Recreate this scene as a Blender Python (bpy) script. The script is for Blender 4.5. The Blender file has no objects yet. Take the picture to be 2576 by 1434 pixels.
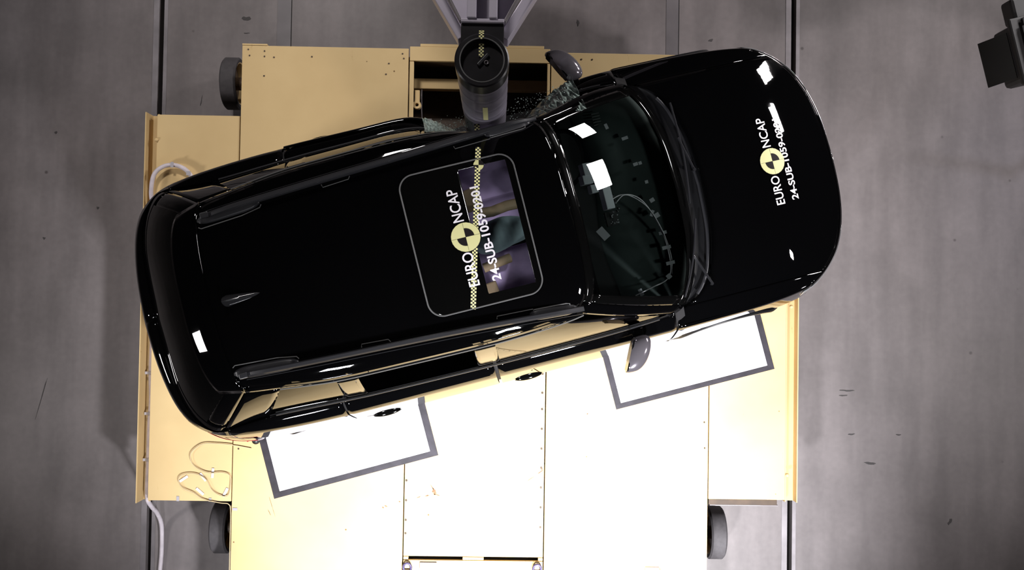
import bpy, bmesh, math, random
from mathutils import Vector, Matrix

# ------------------------------------------------------------------ camera, world, lights
SC = bpy.context.scene
COL = SC.collection
F_PX, CAM_H = 2350.0, 6.9
_d = Vector(((1250-1288)/F_PX, -(775-717)/F_PX, -1.0)).normalized()
_z = -_d
_x = Vector((math.cos(math.radians(.9)), -math.sin(math.radians(.9)), 0))
_x = (_x - _z*_x.dot(_z)).normalized()
_y = _z.cross(_x)
cam_data = bpy.data.cameras.new('overhead_camera')
cam_data.sensor_width = 36; cam_data.lens = F_PX/2576*36; cam_data.clip_end = 200
cam = bpy.data.objects.new('overhead_camera', cam_data); COL.objects.link(cam)
cam.matrix_world = Matrix.Translation((0, 0, CAM_H)) @ Matrix((_x, _y, _z)).to_4x4()
SC.camera = cam

world = bpy.data.worlds.new('dark_test_hall'); SC.world = world
world.use_nodes = True
world.node_tree.nodes['Background'].inputs[0].default_value = (.75, .8, 1, 1)
world.node_tree.nodes['Background'].inputs[1].default_value = .006

SC.view_settings.view_transform = 'Standard'
SC.view_settings.look = 'None'
SC.view_settings.exposure = 0
SC.view_settings.gamma = 1
SC.view_settings.use_curve_mapping = False
SC.cycles.max_bounces = 10
SC.cycles.caustics_reflective = False
SC.cycles.caustics_refractive = False
SC.cycles.transparent_max_bounces = 16

def lamp(name, loc, aim, size, power, col=(1, 1, 1), spread=120):
    d = bpy.data.lights.new(name, 'AREA'); d.shape = 'RECTANGLE'
    d.size, d.size_y = size; d.energy = power; d.color = col; d.spread = math.radians(spread)
    o = bpy.data.objects.new(name, d); COL.objects.link(o)
    o.location = loc
    o.rotation_euler = (Vector(aim)-Vector(loc)).to_track_quat('-Z', 'Y').to_euler()
    return o
def spot(name, loc, aim, power, angle, blend, col=(1, 1, 1), radius=.15):
    d = bpy.data.lights.new(name, 'SPOT'); d.energy = power; d.color = col
    d.spot_size = math.radians(angle); d.spot_blend = blend; d.shadow_soft_size = radius
    o = bpy.data.objects.new(name, d); COL.objects.link(o); o.location = loc
    o.rotation_euler = (Vector(aim)-Vector(loc)).to_track_quat('-Z', 'Y').to_euler()
    return o
lamp('hall_floodlight', (2.2, -5.2, 5.6), (.45, -1.55, 0), (.6, .45), 190, (.95, .96, 1), 50)
lamp('hall_floodlight', (-1.4, -5.2, 5.6), (.2, -1.5, 0), (.6, .45), 82, (.95, .96, 1), 52)
lamp('stand_floodlight', (6.2, 3.5, 3.1), (1.2, .8, .8), (.8, .5), 22, (1, .96, .97), 60)
lamp('hall_floodlight', (6.8, -.9, 5.2), (2.4, .9, 0), (.6, .5), 52, (1, .95, .96), 70)
lamp('stand_floodlight', (-6.5, -1.8, 3.4), (-1.8, -.2, .5), (.6, .9), 26, (1, .96, .95), 75)
lamp('hall_floodlight', (-2.2, 6.0, 6.5), (-1.4, 1.6, 0), (1.0, .7), 50, (1, .95, .93), 70)
lamp('stand_floodlight', (6.6, 6.0, 3.1), (1.6, 1.9, 0), (.9, .6), 50, (1, .95, .94), 70)
spot('added_cool_spot', (6.5, 3.0, 5.5), (4.55, 1.05, -.6), 300, 24, 1, (.75, .8, 1))  # unseen spot, added to lay a bluish gleam on the right-hand floor
spot('added_cool_spot', (-6.5, 5.0, 5.5), (-4.0, 2.5, -.6), 70, 24, 1, (.75, .82, 1))  # second added spot, for the bluish gleam on the upper left floor

# ------------------------------------------------------------------ materials
MATS = {}
def mat(name, col, rough=.5, metal=0, spec=.5, noise=None, coat=0, ior=1.5):
    """procedural principled material; noise=(scale, amount) mottles the colour"""
    m = bpy.data.materials.new(name); m.use_nodes = True
    nt = m.node_tree; b = nt.nodes['Principled BSDF']
    b.inputs['Base Color'].default_value = (*col, 1)
    b.inputs['Roughness'].default_value = rough; b.inputs['Metallic'].default_value = metal
    b.inputs['Specular IOR Level'].default_value = spec; b.inputs['Coat Weight'].default_value = coat
    b.inputs['Coat Roughness'].default_value = .02; b.inputs['IOR'].default_value = ior
    if noise:
        tc = nt.nodes.new('ShaderNodeTexCoord'); n = nt.nodes.new('ShaderNodeTexNoise')
        n.inputs['Scale'].default_value = noise[0]; n.inputs['Detail'].default_value = 6
        r = nt.nodes.new('ShaderNodeValToRGB')
        a = noise[1]
        r.color_ramp.elements[0].position = .3; r.color_ramp.elements[1].position = .7
        r.color_ramp.elements[0].color = (*[c*(1-a) for c in col], 1)
        r.color_ramp.elements[1].color = (*[min(1, c*(1+a)) for c in col], 1)
        nt.links.new(tc.outputs['Object'], n.inputs['Vector']); nt.links.new(n.outputs['Fac'], r.inputs[0])
        nt.links.new(r.outputs[0], b.inputs['Base Color'])
    MATS[name] = m
    return m
def glass_mat(name, tint, rough=0.0, ior=1.5):
    m = bpy.data.materials.new(name); m.use_nodes = True
    nt = m.node_tree; nt.nodes.clear()
    out = nt.nodes.new('ShaderNodeOutputMaterial'); mix = nt.nodes.new('ShaderNodeMixShader')
    fr = nt.nodes.new('ShaderNodeFresnel'); fr.inputs[0].default_value = ior
    tr = nt.nodes.new('ShaderNodeBsdfTransparent'); tr.inputs[0].default_value = (*tint, 1)
    gl = nt.nodes.new('ShaderNodeBsdfAnisotropic'); gl.inputs['Roughness'].default_value = rough
    nt.links.new(fr.outputs[0], mix.inputs[0]); nt.links.new(tr.outputs[0], mix.inputs[1])
    nt.links.new(gl.outputs[0], mix.inputs[2]); nt.links.new(mix.outputs[0], out.inputs[0])
    MATS[name] = m
    return m

def concrete_mat():
    m = bpy.data.materials.new('stained_concrete'); m.use_nodes = True
    nt = m.node_tree; b = nt.nodes['Principled BSDF']; N = nt.nodes.new; L = nt.links.new
    geo = N('ShaderNodeNewGeometry')
    base = N('ShaderNodeTexNoise'); base.inputs['Scale'].default_value = .9; base.inputs['Detail'].default_value = 7; base.inputs['Roughness'].default_value = .6
    ramp = N('ShaderNodeValToRGB')
    ramp.color_ramp.elements[0].position = .3; ramp.color_ramp.elements[0].color = (.145, .128, .127, 1)
    ramp.color_ramp.elements[1].position = .72; ramp.color_ramp.elements[1].color = (.235, .208, .208, 1)
    L(geo.outputs['Position'], base.inputs['Vector']); L(base.outputs['Fac'], ramp.inputs[0])
    mp = N('ShaderNodeMapping'); mp.inputs['Scale'].default_value = (5, .7, 1)
    L(geo.outputs['Position'], mp.inputs['Vector'])
    st = N('ShaderNodeTexNoise'); st.inputs['Scale'].default_value = 1.3; st.inputs['Detail'].default_value = 5
    L(mp.outputs[0], st.inputs['Vector'])
    r2 = N('ShaderNodeValToRGB'); r2.color_ramp.elements[0].position = .35; r2.color_ramp.elements[0].color = (.82, .82, .82, 1)
    r2.color_ramp.elements[1].position = .6; r2.color_ramp.elements[1].color = (1, 1, 1, 1)
    L(st.outputs['Fac'], r2.inputs[0])
    mx = N('ShaderNodeMixRGB'); mx.blend_type = 'MULTIPLY'; mx.inputs[0].default_value = 1
    L(ramp.outputs[0], mx.inputs[1]); L(r2.outputs[0], mx.inputs[2])
    vo = N('ShaderNodeTexVoronoi'); vo.inputs['Scale'].default_value = 2.6
    L(geo.outputs['Position'], vo.inputs['Vector'])
    r3 = N('ShaderNodeValToRGB'); r3.color_ramp.elements[0].position = .02; r3.color_ramp.elements[0].color = (.35, .33, .33, 1)
    r3.color_ramp.elements[1].position = .045; r3.color_ramp.elements[1].color = (1, 1, 1, 1)
    L(vo.outputs['Distance'], r3.inputs[0])
    m2 = N('ShaderNodeMixRGB'); m2.blend_type = 'MULTIPLY'; m2.inputs[0].default_value = .8
    L(mx.outputs[0], m2.inputs[1]); L(r3.outputs[0], m2.inputs[2])
    fine = N('ShaderNodeTexNoise'); fine.inputs['Scale'].default_value = 22; fine.inputs['Detail'].default_value = 4
    L(geo.outputs['Position'], fine.inputs['Vector'])
    r4 = N('ShaderNodeValToRGB'); r4.color_ramp.elements[0].position = .3; r4.color_ramp.elements[0].color = (.9, .9, .9, 1)
    r4.color_ramp.elements[1].position = .7; r4.color_ramp.elements[1].color = (1, 1, 1, 1)
    L(fine.outputs['Fac'], r4.inputs[0])
    m3 = N('ShaderNodeMixRGB'); m3.blend_type = 'MULTIPLY'; m3.inputs[0].default_value = 1
    L(m2.outputs[0], m3.inputs[1]); L(r4.outputs[0], m3.inputs[2])
    L(m3.outputs[0], b.inputs['Base Color'])
    b.inputs['Roughness'].default_value = .5; b.inputs['Specular IOR Level'].default_value = .35
    MATS['concrete'] = m
    return m

def yellow_mat():
    m = bpy.data.materials.new('yellow_painted_steel'); m.use_nodes = True
    nt = m.node_tree; b = nt.nodes['Principled BSDF']; N = nt.nodes.new; L = nt.links.new
    geo = N('ShaderNodeNewGeometry')
    n = N('ShaderNodeTexNoise'); n.inputs['Scale'].default_value = 1.7; n.inputs['Detail'].default_value = 5
    L(geo.outputs['Position'], n.inputs['Vector'])
    r = N('ShaderNodeValToRGB')
    r.color_ramp.elements[0].position = .3; r.color_ramp.elements[0].color = (.61, .44, .215, 1)
    r.color_ramp.elements[1].position = .7; r.color_ramp.elements[1].color = (.70, .52, .265, 1)
    L(n.outputs['Fac'], r.inputs[0])
    v = N('ShaderNodeTexVoronoi'); v.inputs['Scale'].default_value = 4.3
    L(geo.outputs['Position'], v.inputs['Vector'])
    r3 = N('ShaderNodeValToRGB'); r3.color_ramp.elements[0].position = .022; r3.color_ramp.elements[0].color = (.22, .14, .08, 1)
    r3.color_ramp.elements[1].position = .034; r3.color_ramp.elements[1].color = (1, 1, 1, 1)
    L(v.outputs['Distance'], r3.inputs[0])
    mx = N('ShaderNodeMixRGB'); mx.blend_type = 'MULTIPLY'; mx.inputs[0].default_value = .9
    L(r.outputs[0], mx.inputs[1]); L(r3.outputs[0], mx.inputs[2])
    mp = N('ShaderNodeMapping'); mp.inputs['Scale'].default_value = (7, 1.6, 1)
    L(geo.outputs['Position'], mp.inputs['Vector'])
    s = N('ShaderNodeTexNoise'); s.inputs['Scale'].default_value = 1.9; s.inputs['Detail'].default_value = 8; s.inputs['Roughness'].default_value = .7
    L(mp.outputs[0], s.inputs['Vector'])
    r4 = N('ShaderNodeValToRGB'); r4.color_ramp.elements[0].position = .27; r4.color_ramp.elements[0].color = (.62, .5, .4, 1)
    r4.color_ramp.elements[1].position = .34; r4.color_ramp.elements[1].color = (1, 1, 1, 1)
    L(s.outputs['Fac'], r4.inputs[0])
    m2 = N('ShaderNodeMixRGB'); m2.blend_type = 'MULTIPLY'; m2.inputs[0].default_value = 1
    L(mx.outputs[0], m2.inputs[1]); L(r4.outputs[0], m2.inputs[2])
    L(m2.outputs[0], b.inputs['Base Color'])
    b.inputs['Roughness'].default_value = .62; b.inputs['Specular IOR Level'].default_value = .25
    MATS['yellow'] = m
    return m

def checker_mat():
    m = bpy.data.materials.new('yellow_black_checker_tape'); m.use_nodes = True
    nt = m.node_tree; b = nt.nodes['Principled BSDF']
    uv = nt.nodes.new('ShaderNodeUVMap'); uv.uv_map = 'UVMap'
    c = nt.nodes.new('ShaderNodeTexChecker'); c.inputs['Scale'].default_value = 1
    c.inputs['Color1'].default_value = (.80, .76, .36, 1); c.inputs['Color2'].default_value = (.008, .007, .008, 1)
    nt.links.new(uv.outputs[0], c.inputs['Vector']); nt.links.new(c.outputs[0], b.inputs['Base Color'])
    b.inputs['Roughness'].default_value = .5
    MATS['checker'] = m
    return m

concrete_mat(); yellow_mat(); checker_mat()
mat('paint', (.0012, .0012, .0014), .02, spec=.45)
mat('black_gloss', (.002, .002, .002), .06)
mat('black_trim', (.006, .006, .007), .35)
mat('rail_grey', (.020, .020, .023), .38)
mat('wiper_black', (.012, .012, .014), .3)
mat('thread_pale', (.55, .44, .26), .5)
mat('strip_grey', (.135, .122, .128), .5, noise=(3, .2))
mat('seal_grey', (.10, .10, .10), .5)
mat('rubber', (.05, .045, .048), .75, noise=(30, .15))
mat('tyre', (.02, .02, .02), .8)
mat('alloy', (.3, .3, .31), .3, metal=1)
mat('mirror_shell', (.17, .155, .175), .14, metal=.6)
mat('fin_black', (.02, .02, .022), .12)
mat('chrome', (.6, .6, .6), .15, metal=1)
mat('tail_red', (.35, .008, .03), .12, coat=1)
mat('headlamp', (.22, .23, .24), .1, coat=1)
mat('white_vinyl', (.74, .71, .75), .6)
mat('yellow_vinyl', (.62, .60, .29), .5)
mat('black_vinyl', (.010, .008, .008), .6, spec=.15)
mat('white_sheet', (.82, .80, .83), .6)
mat('grey_tape', (.024, .020, .027), .45, noise=(14, .35))
mat('silver_tape', (.42, .40, .43), .5)
mat('white_tape', (.75, .73, .78), .6)
mat('dash', (.040, .052, .050), .7, noise=(5, .2))
mat('seat', (.45, .36, .55), .8, noise=(8, .2))
mat('seat_seam', (.008, .007, .01), .8)
mat('airbag', (.50, .70, .70), .8, noise=(6, .25))
mat('tan_leather', (.5, .38, .22), .45)
mat('cabin_dark', (.006, .005, .006), .8)
mat('box_metal', (.62, .60, .66), .45)
mat('pole_wrap', (.17, .155, .19), .38, noise=(9, .25))
mat('pole_black', (.010, .009, .011), .35, noise=(12, .4))
mat('girder', (.55, .51, .60), .4, metal=.35, noise=(4, .12))
mat('steel', (.24, .22, .23), .45, metal=.5, noise=(6, .2))
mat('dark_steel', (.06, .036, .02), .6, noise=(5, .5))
mat('void', (.004, .003, .003), .9)
mat('slot_dark', (.006, .005, .005), .9)
mat('cable_white', (.62, .56, .60), .5, noise=(20, .12))
mat('cable_black', (.01, .01, .01), .5)
mat('rust', (.20, .10, .05), .8, noise=(25, .5))
mat('scuff', (.045, .04, .04), .7)
mat('lamp_black', (.008, .007, .007), .5)
mat('lamp_metal', (.7, .68, .72), .35, metal=.3)
mat('rubber_red', (.35, .02, .03), .6)
mat('purple_steel', (.06, .05, .12), .4, metal=.4)
mat('crushed_glass', (.30, .37, .34), .25, noise=(40, .6))
glass_mat('screen_glass', (.50, .57, .55))
glass_mat('privacy_glass', (.03, .03, .03), ior=1.42)
glass_mat('roof_glass', (.62, .6, .66))

# ------------------------------------------------------------------ mesh helper
class MB:
    def __init__(s): s.v = []; s.f = []; s.uv = None
    def add(s, vs, fs):
        o = len(s.v); s.v += [tuple(p) for p in vs]; s.f += [tuple(i+o for i in f) for f in fs]
    def box(s, c, d, rz=0, rx=0, ry=0):
        R = (Matrix.Rotation(rz, 3, 'Z') @ Matrix.Rotation(ry, 3, 'Y') @ Matrix.Rotation(rx, 3, 'X'))
        vs = [Vector(c) + R @ Vector((x*d[0]/2, y*d[1]/2, z*d[2]/2)) for x in (-1, 1) for y in (-1, 1) for z in (-1, 1)]
        s.add(vs, [(0, 1, 3, 2), (4, 6, 7, 5), (0, 4, 5, 1), (2, 3, 7, 6), (0, 2, 6, 4), (1, 5, 7, 3)])
        return s
    def b2(s, x0, x1, y0, y1, z0, z1):
        return s.box(((x0+x1)/2, (y0+y1)/2, (z0+z1)/2), (abs(x1-x0), abs(y1-y0), abs(z1-z0)))
    def bar(s, a, b, w, h):
        a, b = Vector(a), Vector(b); d = (b-a); L = d.length; q = d.to_track_quat('X', 'Z').to_matrix()
        c = (a+b)/2
        vs = [c + q @ Vector((x*L/2, y*w/2, z*h/2)) for x in (-1, 1) for y in (-1, 1) for z in (-1, 1)]
        s.add(vs, [(0, 1, 3, 2), (4, 6, 7, 5), (0, 4, 5, 1), (2, 3, 7, 6), (0, 2, 6, 4), (1, 5, 7, 3)])
        return s
    def cyl(s, a, b, r, n=24, r2=None):
        a, b = Vector(a), Vector(b); q = (b-a).to_track_quat('Z', 'Y').to_matrix(); r2 = r if r2 is None else r2
        vs = []
        for p, rr in ((a, r), (b, r2)):
            vs += [p + q @ Vector((rr*math.cos(i*2*math.pi/n), rr*math.sin(i*2*math.pi/n), 0)) for i in range(n)]
        fs = [(i, (i+1) % n, n+(i+1) % n, n+i) for i in range(n)] + [tuple(range(n-1, -1, -1)), tuple(range(n, 2*n))]
        s.add(vs, fs); return s
    def lathe(s, c, axis, prof, n=40):
        """prof: list of (radius, offset along axis), open profile"""
        q = Vector(axis).to_track_quat('Z', 'Y').to_matrix(); c = Vector(c); vs = []
        for r, h in prof:
            vs += [c + q @ Vector((r*math.cos(i*2*math.pi/n), r*math.sin(i*2*math.pi/n), h)) for i in range(n)]
        fs = []
        for k in range(len(prof)-1):
            fs += [(k*n+i, k*n+(i+1) % n, (k+1)*n+(i+1) % n, (k+1)*n+i) for i in range(n)]
        s.add(vs, fs); return s
    def tube(s, pts, r, n=8, flat=1.0, closed=False):
        P = [Vector(p) for p in pts]; vs = []; m = len(P)
        for i, p in enumerate(P):
            t = (P[(i+1) % m] - P[i-1]) if closed else (P[min(i+1, m-1)] - P[max(i-1, 0)])
            t.normalize()
            up = Vector((0, 0, 1)) if abs(t.z) < .95 else Vector((0, 1, 0))
            a = t.cross(up).normalized(); b = a.cross(t)
            vs += [p + a*r*math.cos(j*2*math.pi/n) + b*r*flat*math.sin(j*2*math.pi/n) for j in range(n)]
        fs = []
        for i in range(m if closed else m-1):
            k = (i+1) % m
            fs += [(i*n+j, k*n+j, k*n+(j+1) % n, i*n+(j+1) % n) for j in range(n)]
        if not closed: fs += [tuple(range(n-1, -1, -1)), tuple((m-1)*n+j for j in range(n))]
        s.add(vs, fs); return s
    def grid(s, fn, nu, nv, keep=None):
        vs = [fn(i/nu, j/nv) for i in range(nu+1) for j in range(nv+1)]
        fs = []
        for i in range(nu):
            for j in range(nv):
                q = (i*(nv+1)+j, i*(nv+1)+j+1, (i+1)*(nv+1)+j+1, (i+1)*(nv+1)+j)
                if keep:
                    c = sum((Vector(vs[k]) for k in q), Vector())/4
                    if not keep(c): continue
                fs.append(q)
        acc = 0
        for q in fs[::3]:
            a, b, c, d = (Vector(vs[k]) for k in q); n = (c-a).cross(d-b); m = (a+b+c+d)/4
            acc += n.dot(m - Vector((max(-1.2, min(1.2, m.x)), 0, .7)))
        if acc < 0: fs = [q[::-1] for q in fs]
        s.add(vs, fs); return s
    def prism(s, poly, z0, z1):
        n = len(poly)
        vs = [(x, y, z0) for x, y in poly] + [(x, y, z1) for x, y in poly]
        s.add(vs, [(i, (i+1) % n, n+(i+1) % n, n+i) for i in range(n)] + [tuple(range(n-1, -1, -1)), tuple(range(n, 2*n))])
        return s
    def map(s, fn): s.v = [tuple(fn(Vector(p))) for p in s.v]; return s
    def build(s, name, m, parent=None, smooth=False, bevel=0, solid=0, sub=0, weld=False):
        me = bpy.data.meshes.new(name); me.from_pydata(s.v, [], s.f); me.update()
        bm = bmesh.new(); bm.from_mesh(me)
        if weld: bmesh.ops.remove_doubles(bm, verts=bm.verts, dist=.0008)
        loose = [v for v in bm.verts if not v.link_faces]
        if loose: bmesh.ops.delete(bm, geom=loose, context='VERTS')
        if not solid and not weld and all(e.is_manifold for e in bm.edges): bmesh.ops.recalc_face_normals(bm, faces=bm.faces)
        bm.to_mesh(me); bm.free()
        if smooth:
            me.polygons.foreach_set('use_smooth', [True]*len(me.polygons))
            try: me.set_sharp_from_angle(angle=math.radians(40))
            except Exception: pass
        me.materials.append(MATS[m])
        o = bpy.data.objects.new(name, me); COL.objects.link(o)
        if parent: o.parent = parent
        if bevel:
            b = o.modifiers.new('bevel', 'BEVEL'); b.width = bevel; b.segments = 2; b.limit_method = 'ANGLE'
        if solid:
            b = o.modifiers.new('thickness', 'SOLIDIFY'); b.thickness = solid; b.offset = -1
        if sub:
            b = o.modifiers.new('smooth', 'SUBSURF'); b.levels = sub; b.render_levels = sub
        return o

def tag(o, label=None, cat=None, group=None, kind=None):
    if label: o['label'] = label
    if cat: o['category'] = cat
    if group: o['group'] = group
    if kind: o['kind'] = kind
    return o
def empty(name, loc=(0, 0, 0), rz=0):
    o = bpy.data.objects.new(name, None); COL.objects.link(o); o.location = loc; o.rotation_euler = (0, 0, rz)
    o.empty_display_size = .2
    return o
def interp(tab, x):
    """monotone table lookup with cubic easing between table points"""
    if x <= tab[0][0]: return tab[0][1]
    if x >= tab[-1][0]: return tab[-1][1]
    n = len(tab)
    for i in range(n-1):
        if x <= tab[i+1][0]:
            x0, y0 = tab[i]; x1, y1 = tab[i+1]; h = x1-x0; d = (y1-y0)/h
            def sl(k):
                if k <= 0 or k >= n-1:
                    return (tab[min(k+1, n-1)][1]-tab[max(k-1, 0)][1])/(tab[min(k+1, n-1)][0]-tab[max(k-1, 0)][0])
                a = (tab[k][1]-tab[k-1][1])/(tab[k][0]-tab[k-1][0]); b = (tab[k+1][1]-tab[k][1])/(tab[k+1][0]-tab[k][0])
                return 0 if a*b <= 0 else 2*a*b/(a+b)
            m0, m1 = sl(i), sl(i+1); t = (x-x0)/h
            return ((2*t**3-3*t**2+1)*y0 + (t**3-2*t**2+t)*h*m0 + (-2*t**3+3*t**2)*y1 + (t**3-t**2)*h*m1)
FLOOR = -.6

# ------------------------------------------------------------------ floor
GL, GR, GW = -2.73, 2.374, .019
def floor_fn():
    m = MB()
    m.b2(-14, GL-GW, -10, 11, FLOOR-.25, FLOOR)
    m.b2(GL+GW, GR-GW, -10, 11, FLOOR-.25, FLOOR)
    m.b2(GR+GW, 14, -10, 11, FLOOR-.25, FLOOR)
    return m
o = floor_fn().build('floor', 'concrete'); tag(o, 'grey stained concrete hall floor under the carriage', 'floor', kind='structure')
k = 0
for gx in (GL, GR):
    k += 1
    m = MB().b2(gx-GW-.045, gx-GW-.001, -10, 11, FLOOR, FLOOR+.003).b2(gx+GW+.001, gx+GW+.03, -10, 11, FLOOR, FLOOR+.003)
    tag(m.build('trim_%d' % k, 'steel'), 'steel edging along a floor slot', 'floor edging', kind='structure')
    k += 1
    tag(MB().b2(gx-GW, gx+GW, -10, 11, FLOOR-.26, FLOOR-.12).build('trim_%d' % k, 'slot_dark'), 'dark bottom of the floor slot', 'floor slot', kind='structure')
for x, w in ((-1.75, .055), (1.385, .05)):
    k += 1
    tag(MB().b2(x-w, x+w, -10, 11, FLOOR, FLOOR+.002).build('trim_%d' % k, 'strip_grey'), 'flat strip let into the floor', 'floor strip', kind='structure')
    k += 1
    tag(MB().b2(x+w, x+w+.006, -10, 11, FLOOR, FLOOR+.0025).build('trim_%d' % k, 'slot_dark'), 'dark joint beside the floor strip', 'floor strip', kind='structure')
mat('hall_wall', (.05, .05, .055), .9, noise=(.6, .3))
for nm, b_ in (('wall_north', (-14, 14, 11, 11.2)), ('wall_south', (-14, 14, -10.2, -10)), ('wall_west', (-14.2, -14, -10, 11)), ('wall_east', (14, 14.2, -10, 11))):
    tag(MB().b2(*b_, FLOOR-.25, 9).build(nm, 'hall_wall'), 'dark wall of the test hall', 'wall', kind='structure')
tag(MB().b2(-14, 14, -10, 11, 9, 9.2).build('ceiling', 'hall_wall'), 'dark ceiling of the test hall', 'ceiling', kind='structure')
random.seed(4)
fl = bpy.data.objects['floor']
def scuff(x, y, l, w, a):
    n = 14; pts = []
    for i in range(n):
        t = i/n*2*math.pi; r = random.uniform(.7, 1.2)
        px, py = math.cos(t)*l/2*r, math.sin(t)*w/2*r*(1+.4*math.sin(3*t))
        pts.append((x+px*math.cos(a)-py*math.sin(a), y+px*math.sin(a)+py*math.cos(a)))
    MB().prism(pts, FLOOR+.0005, FLOOR+.0018).build('scuff_mark', 'scuff', fl)
for s_ in [(2.84, -.62, .13, .014, 0), (2.80, -.66, .07, .01, 0), (2.87, -.97, .06, .01, .1), (3.02, -1.20, .1, .02, -.1), (3.67, -1.66, .06, .025, 1.1),
           (-2.05, 2.3, .07, .035, .1), (-2.05, 2.18, .05, .008, 0), (-2.4, 1.62, .1, .008, 1.4), (3.25, -.97, .04, .012, 0), (2.52, 1.66, .03, .012, 0),
           (-3.55, 1.35, .02, .02, 0), (-3.2, .75, .02, .02, 0), (-3.62, .5, .02, .02, 0), (2.62, 1.12, .012, .03, 0), (-3.6, -.75, .006, .28, -.25), (1.7, 2.2, .04, .02, .3), (.62, 2.32, .02, .05, 0)]:
    scuff(*s_)

# ------------------------------------------------------------------ test carriage (yellow trolley)
cart = empty('test_carriage', (0, 0, FLOOR))
tag(cart, 'yellow painted steel test carriage on small wheels carrying the black car', 'carriage')
def cp(m, name, mt, parent=cart, **kw):
    m.map(lambda p: p - Vector((0, 0, FLOOR)))
    return m.build(name, mt, parent, **kw)
T = .03
def plate(x0, x1, y0, y1, z=0, name='deck_plate', mt='yellow', t=T, b=.003):
    return cp(MB().b2(x0, x1, y0, y1, z-t, z), name, mt, bevel=b)
g = .004
YN, YS = 1.92, -3.0
plate(-1.915, -.685, .25, YN-.005)
plate(-1.915, -.66-g, YS, .25-g)
plate(.37+g, 1.575, .25, YN-.012)
plate(.37+g, 1.575, YS, .25-g)
# middle column: frame around the pole opening, then the southern plate with two slots
plate(-.68+g, .37-g, 1.825, YN+.012)
plate(-.68+g, -.645, .9, 1.825-g)
plate(.345, .37-g, .9, 1.825-g)
plate(-.68+g, .37-g, .25, .9-g)
plate(-.66+g, .37-g, -1.825, .25-g)
plate(-.66+g, -.62, -1.85, -1.825-g); plate(-.222, -.068, -1.85, -1.825-g); plate(.332, .37-g, -1.85, -1.825-g)
plate(-.66+g, .37-g, YS, -1.85-g)
for x0, x1 in ((-.62, -.222), (-.068, .332)):
    plate(x0, x1, -1.86, -1.81, -.06, 'slot_recess', 'void')
cp(MB().b2(-1.915, -1.73, YN-.004, YN+.008, -.03, .004), 'edge_lip', 'yellow', bevel=.002)
cp(MB().b2(-.60, .32, YN+.013, YN+.035, -.04, -.005), 'edge_lip', 'yellow', bevel=.002)
# side wings with upstand channels
wing_z = -.008
plate(-2.53, -1.915-2*g, -1.445, 1.39, wing_z)
plate(1.575+2*g, 2.15, -1.385, 1.34, wing_z)
cp(MB().b2(-2.60, -2.535, -1.46, 1.40, -.14, -.115).b2(-2.605, -2.597, -1.46, 1.40, -.14, .03).b2(-2.535, -2.527, -1.46, 1.40, -.14, wing_z-T), 'side_channel', 'yellow', bevel=.002)
cp(MB().b2(2.157, 2.235, -1.40, 1.35, -.09, -.07).b2(2.23, 2.238, -1.40, 1.35, -.09, .012).b2(2.15, 2.158, -1.40, 1.35, -.09, wing_z), 'side_channel', 'yellow', bevel=.002)
cp(MB().b2(1.59, 2.1, -1.43, -1.39, -.07, -.035), 'end_bracket', 'dark_steel', bevel=.003)
cp(MB().b2(1.60, 2.11, -1.437, -1.43, -.08, -.035), 'end_bracket', 'steel', bevel=.002)
# under frame
fr = MB()
for x in (-1.7, 1.4): fr.b2(x-.06, x+.06, YS, YN-.05, -.17, -T-.001)
for y in (1.45, .75, -.2, -1.2, -2.4): fr.b2(-1.6, 1.3, y-.05, y+.05, -.17, -T-.001) if y not in (1.45,) else fr.b2(-1.6, -.75, y-.05, y+.05, -.17, -T-.001).b2(.45, 1.3, y-.05, y+.05, -.17, -T-.001)
for x in (-2.45, -2.1, 1.75, 2.05): fr.b2(x-.03, x+.03, -1.38, 1.3, -.1, wing_z-T-.001)
for y in (1.1, -1.1): fr.b2(-2.5, -1.75, y-.04, y+.04, -.17, -.101).b2(1.45, 2.1, y-.04, y+.04, -.17, -.101)
cp(fr, 'under_frame', 'dark_steel')
# recess under the opening: floor tray, cross beam, lugs
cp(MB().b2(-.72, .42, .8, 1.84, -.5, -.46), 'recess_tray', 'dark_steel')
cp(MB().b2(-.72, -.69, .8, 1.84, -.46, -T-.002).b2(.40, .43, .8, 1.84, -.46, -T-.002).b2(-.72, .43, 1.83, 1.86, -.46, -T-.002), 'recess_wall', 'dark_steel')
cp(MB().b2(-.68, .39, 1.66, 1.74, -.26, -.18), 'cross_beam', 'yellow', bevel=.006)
lug = MB().b2(-.64, -.605, 1.53, 1.62, -.10, -.06)
lug.lathe((-.622, 1.51, -.08), (0, 0, 1), [(.013, -.025), (.03, -.025), (.03, .025), (.013, .025), (.013, -.025)], 24)
cp(lug, 'eye_lug', 'yellow')
cp(MB().tube([(-.60, 1.66, -.2), (-.598, 1.6, -.16), (-.60, 1.5, -.2), (-.595, 1.43, -.2), (-.52, 1.43, -.2)], .006), 'hook_rod', 'steel', smooth=True)
cp(MB().tube([(.17+.028*math.cos(a/10*math.pi*1.2-.6), -.385+.02*math.sin(a/10*math.pi*1.2-.6), .008) for a in range(11)], .005), 'lifting_eye', 'steel', smooth=True)
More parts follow.
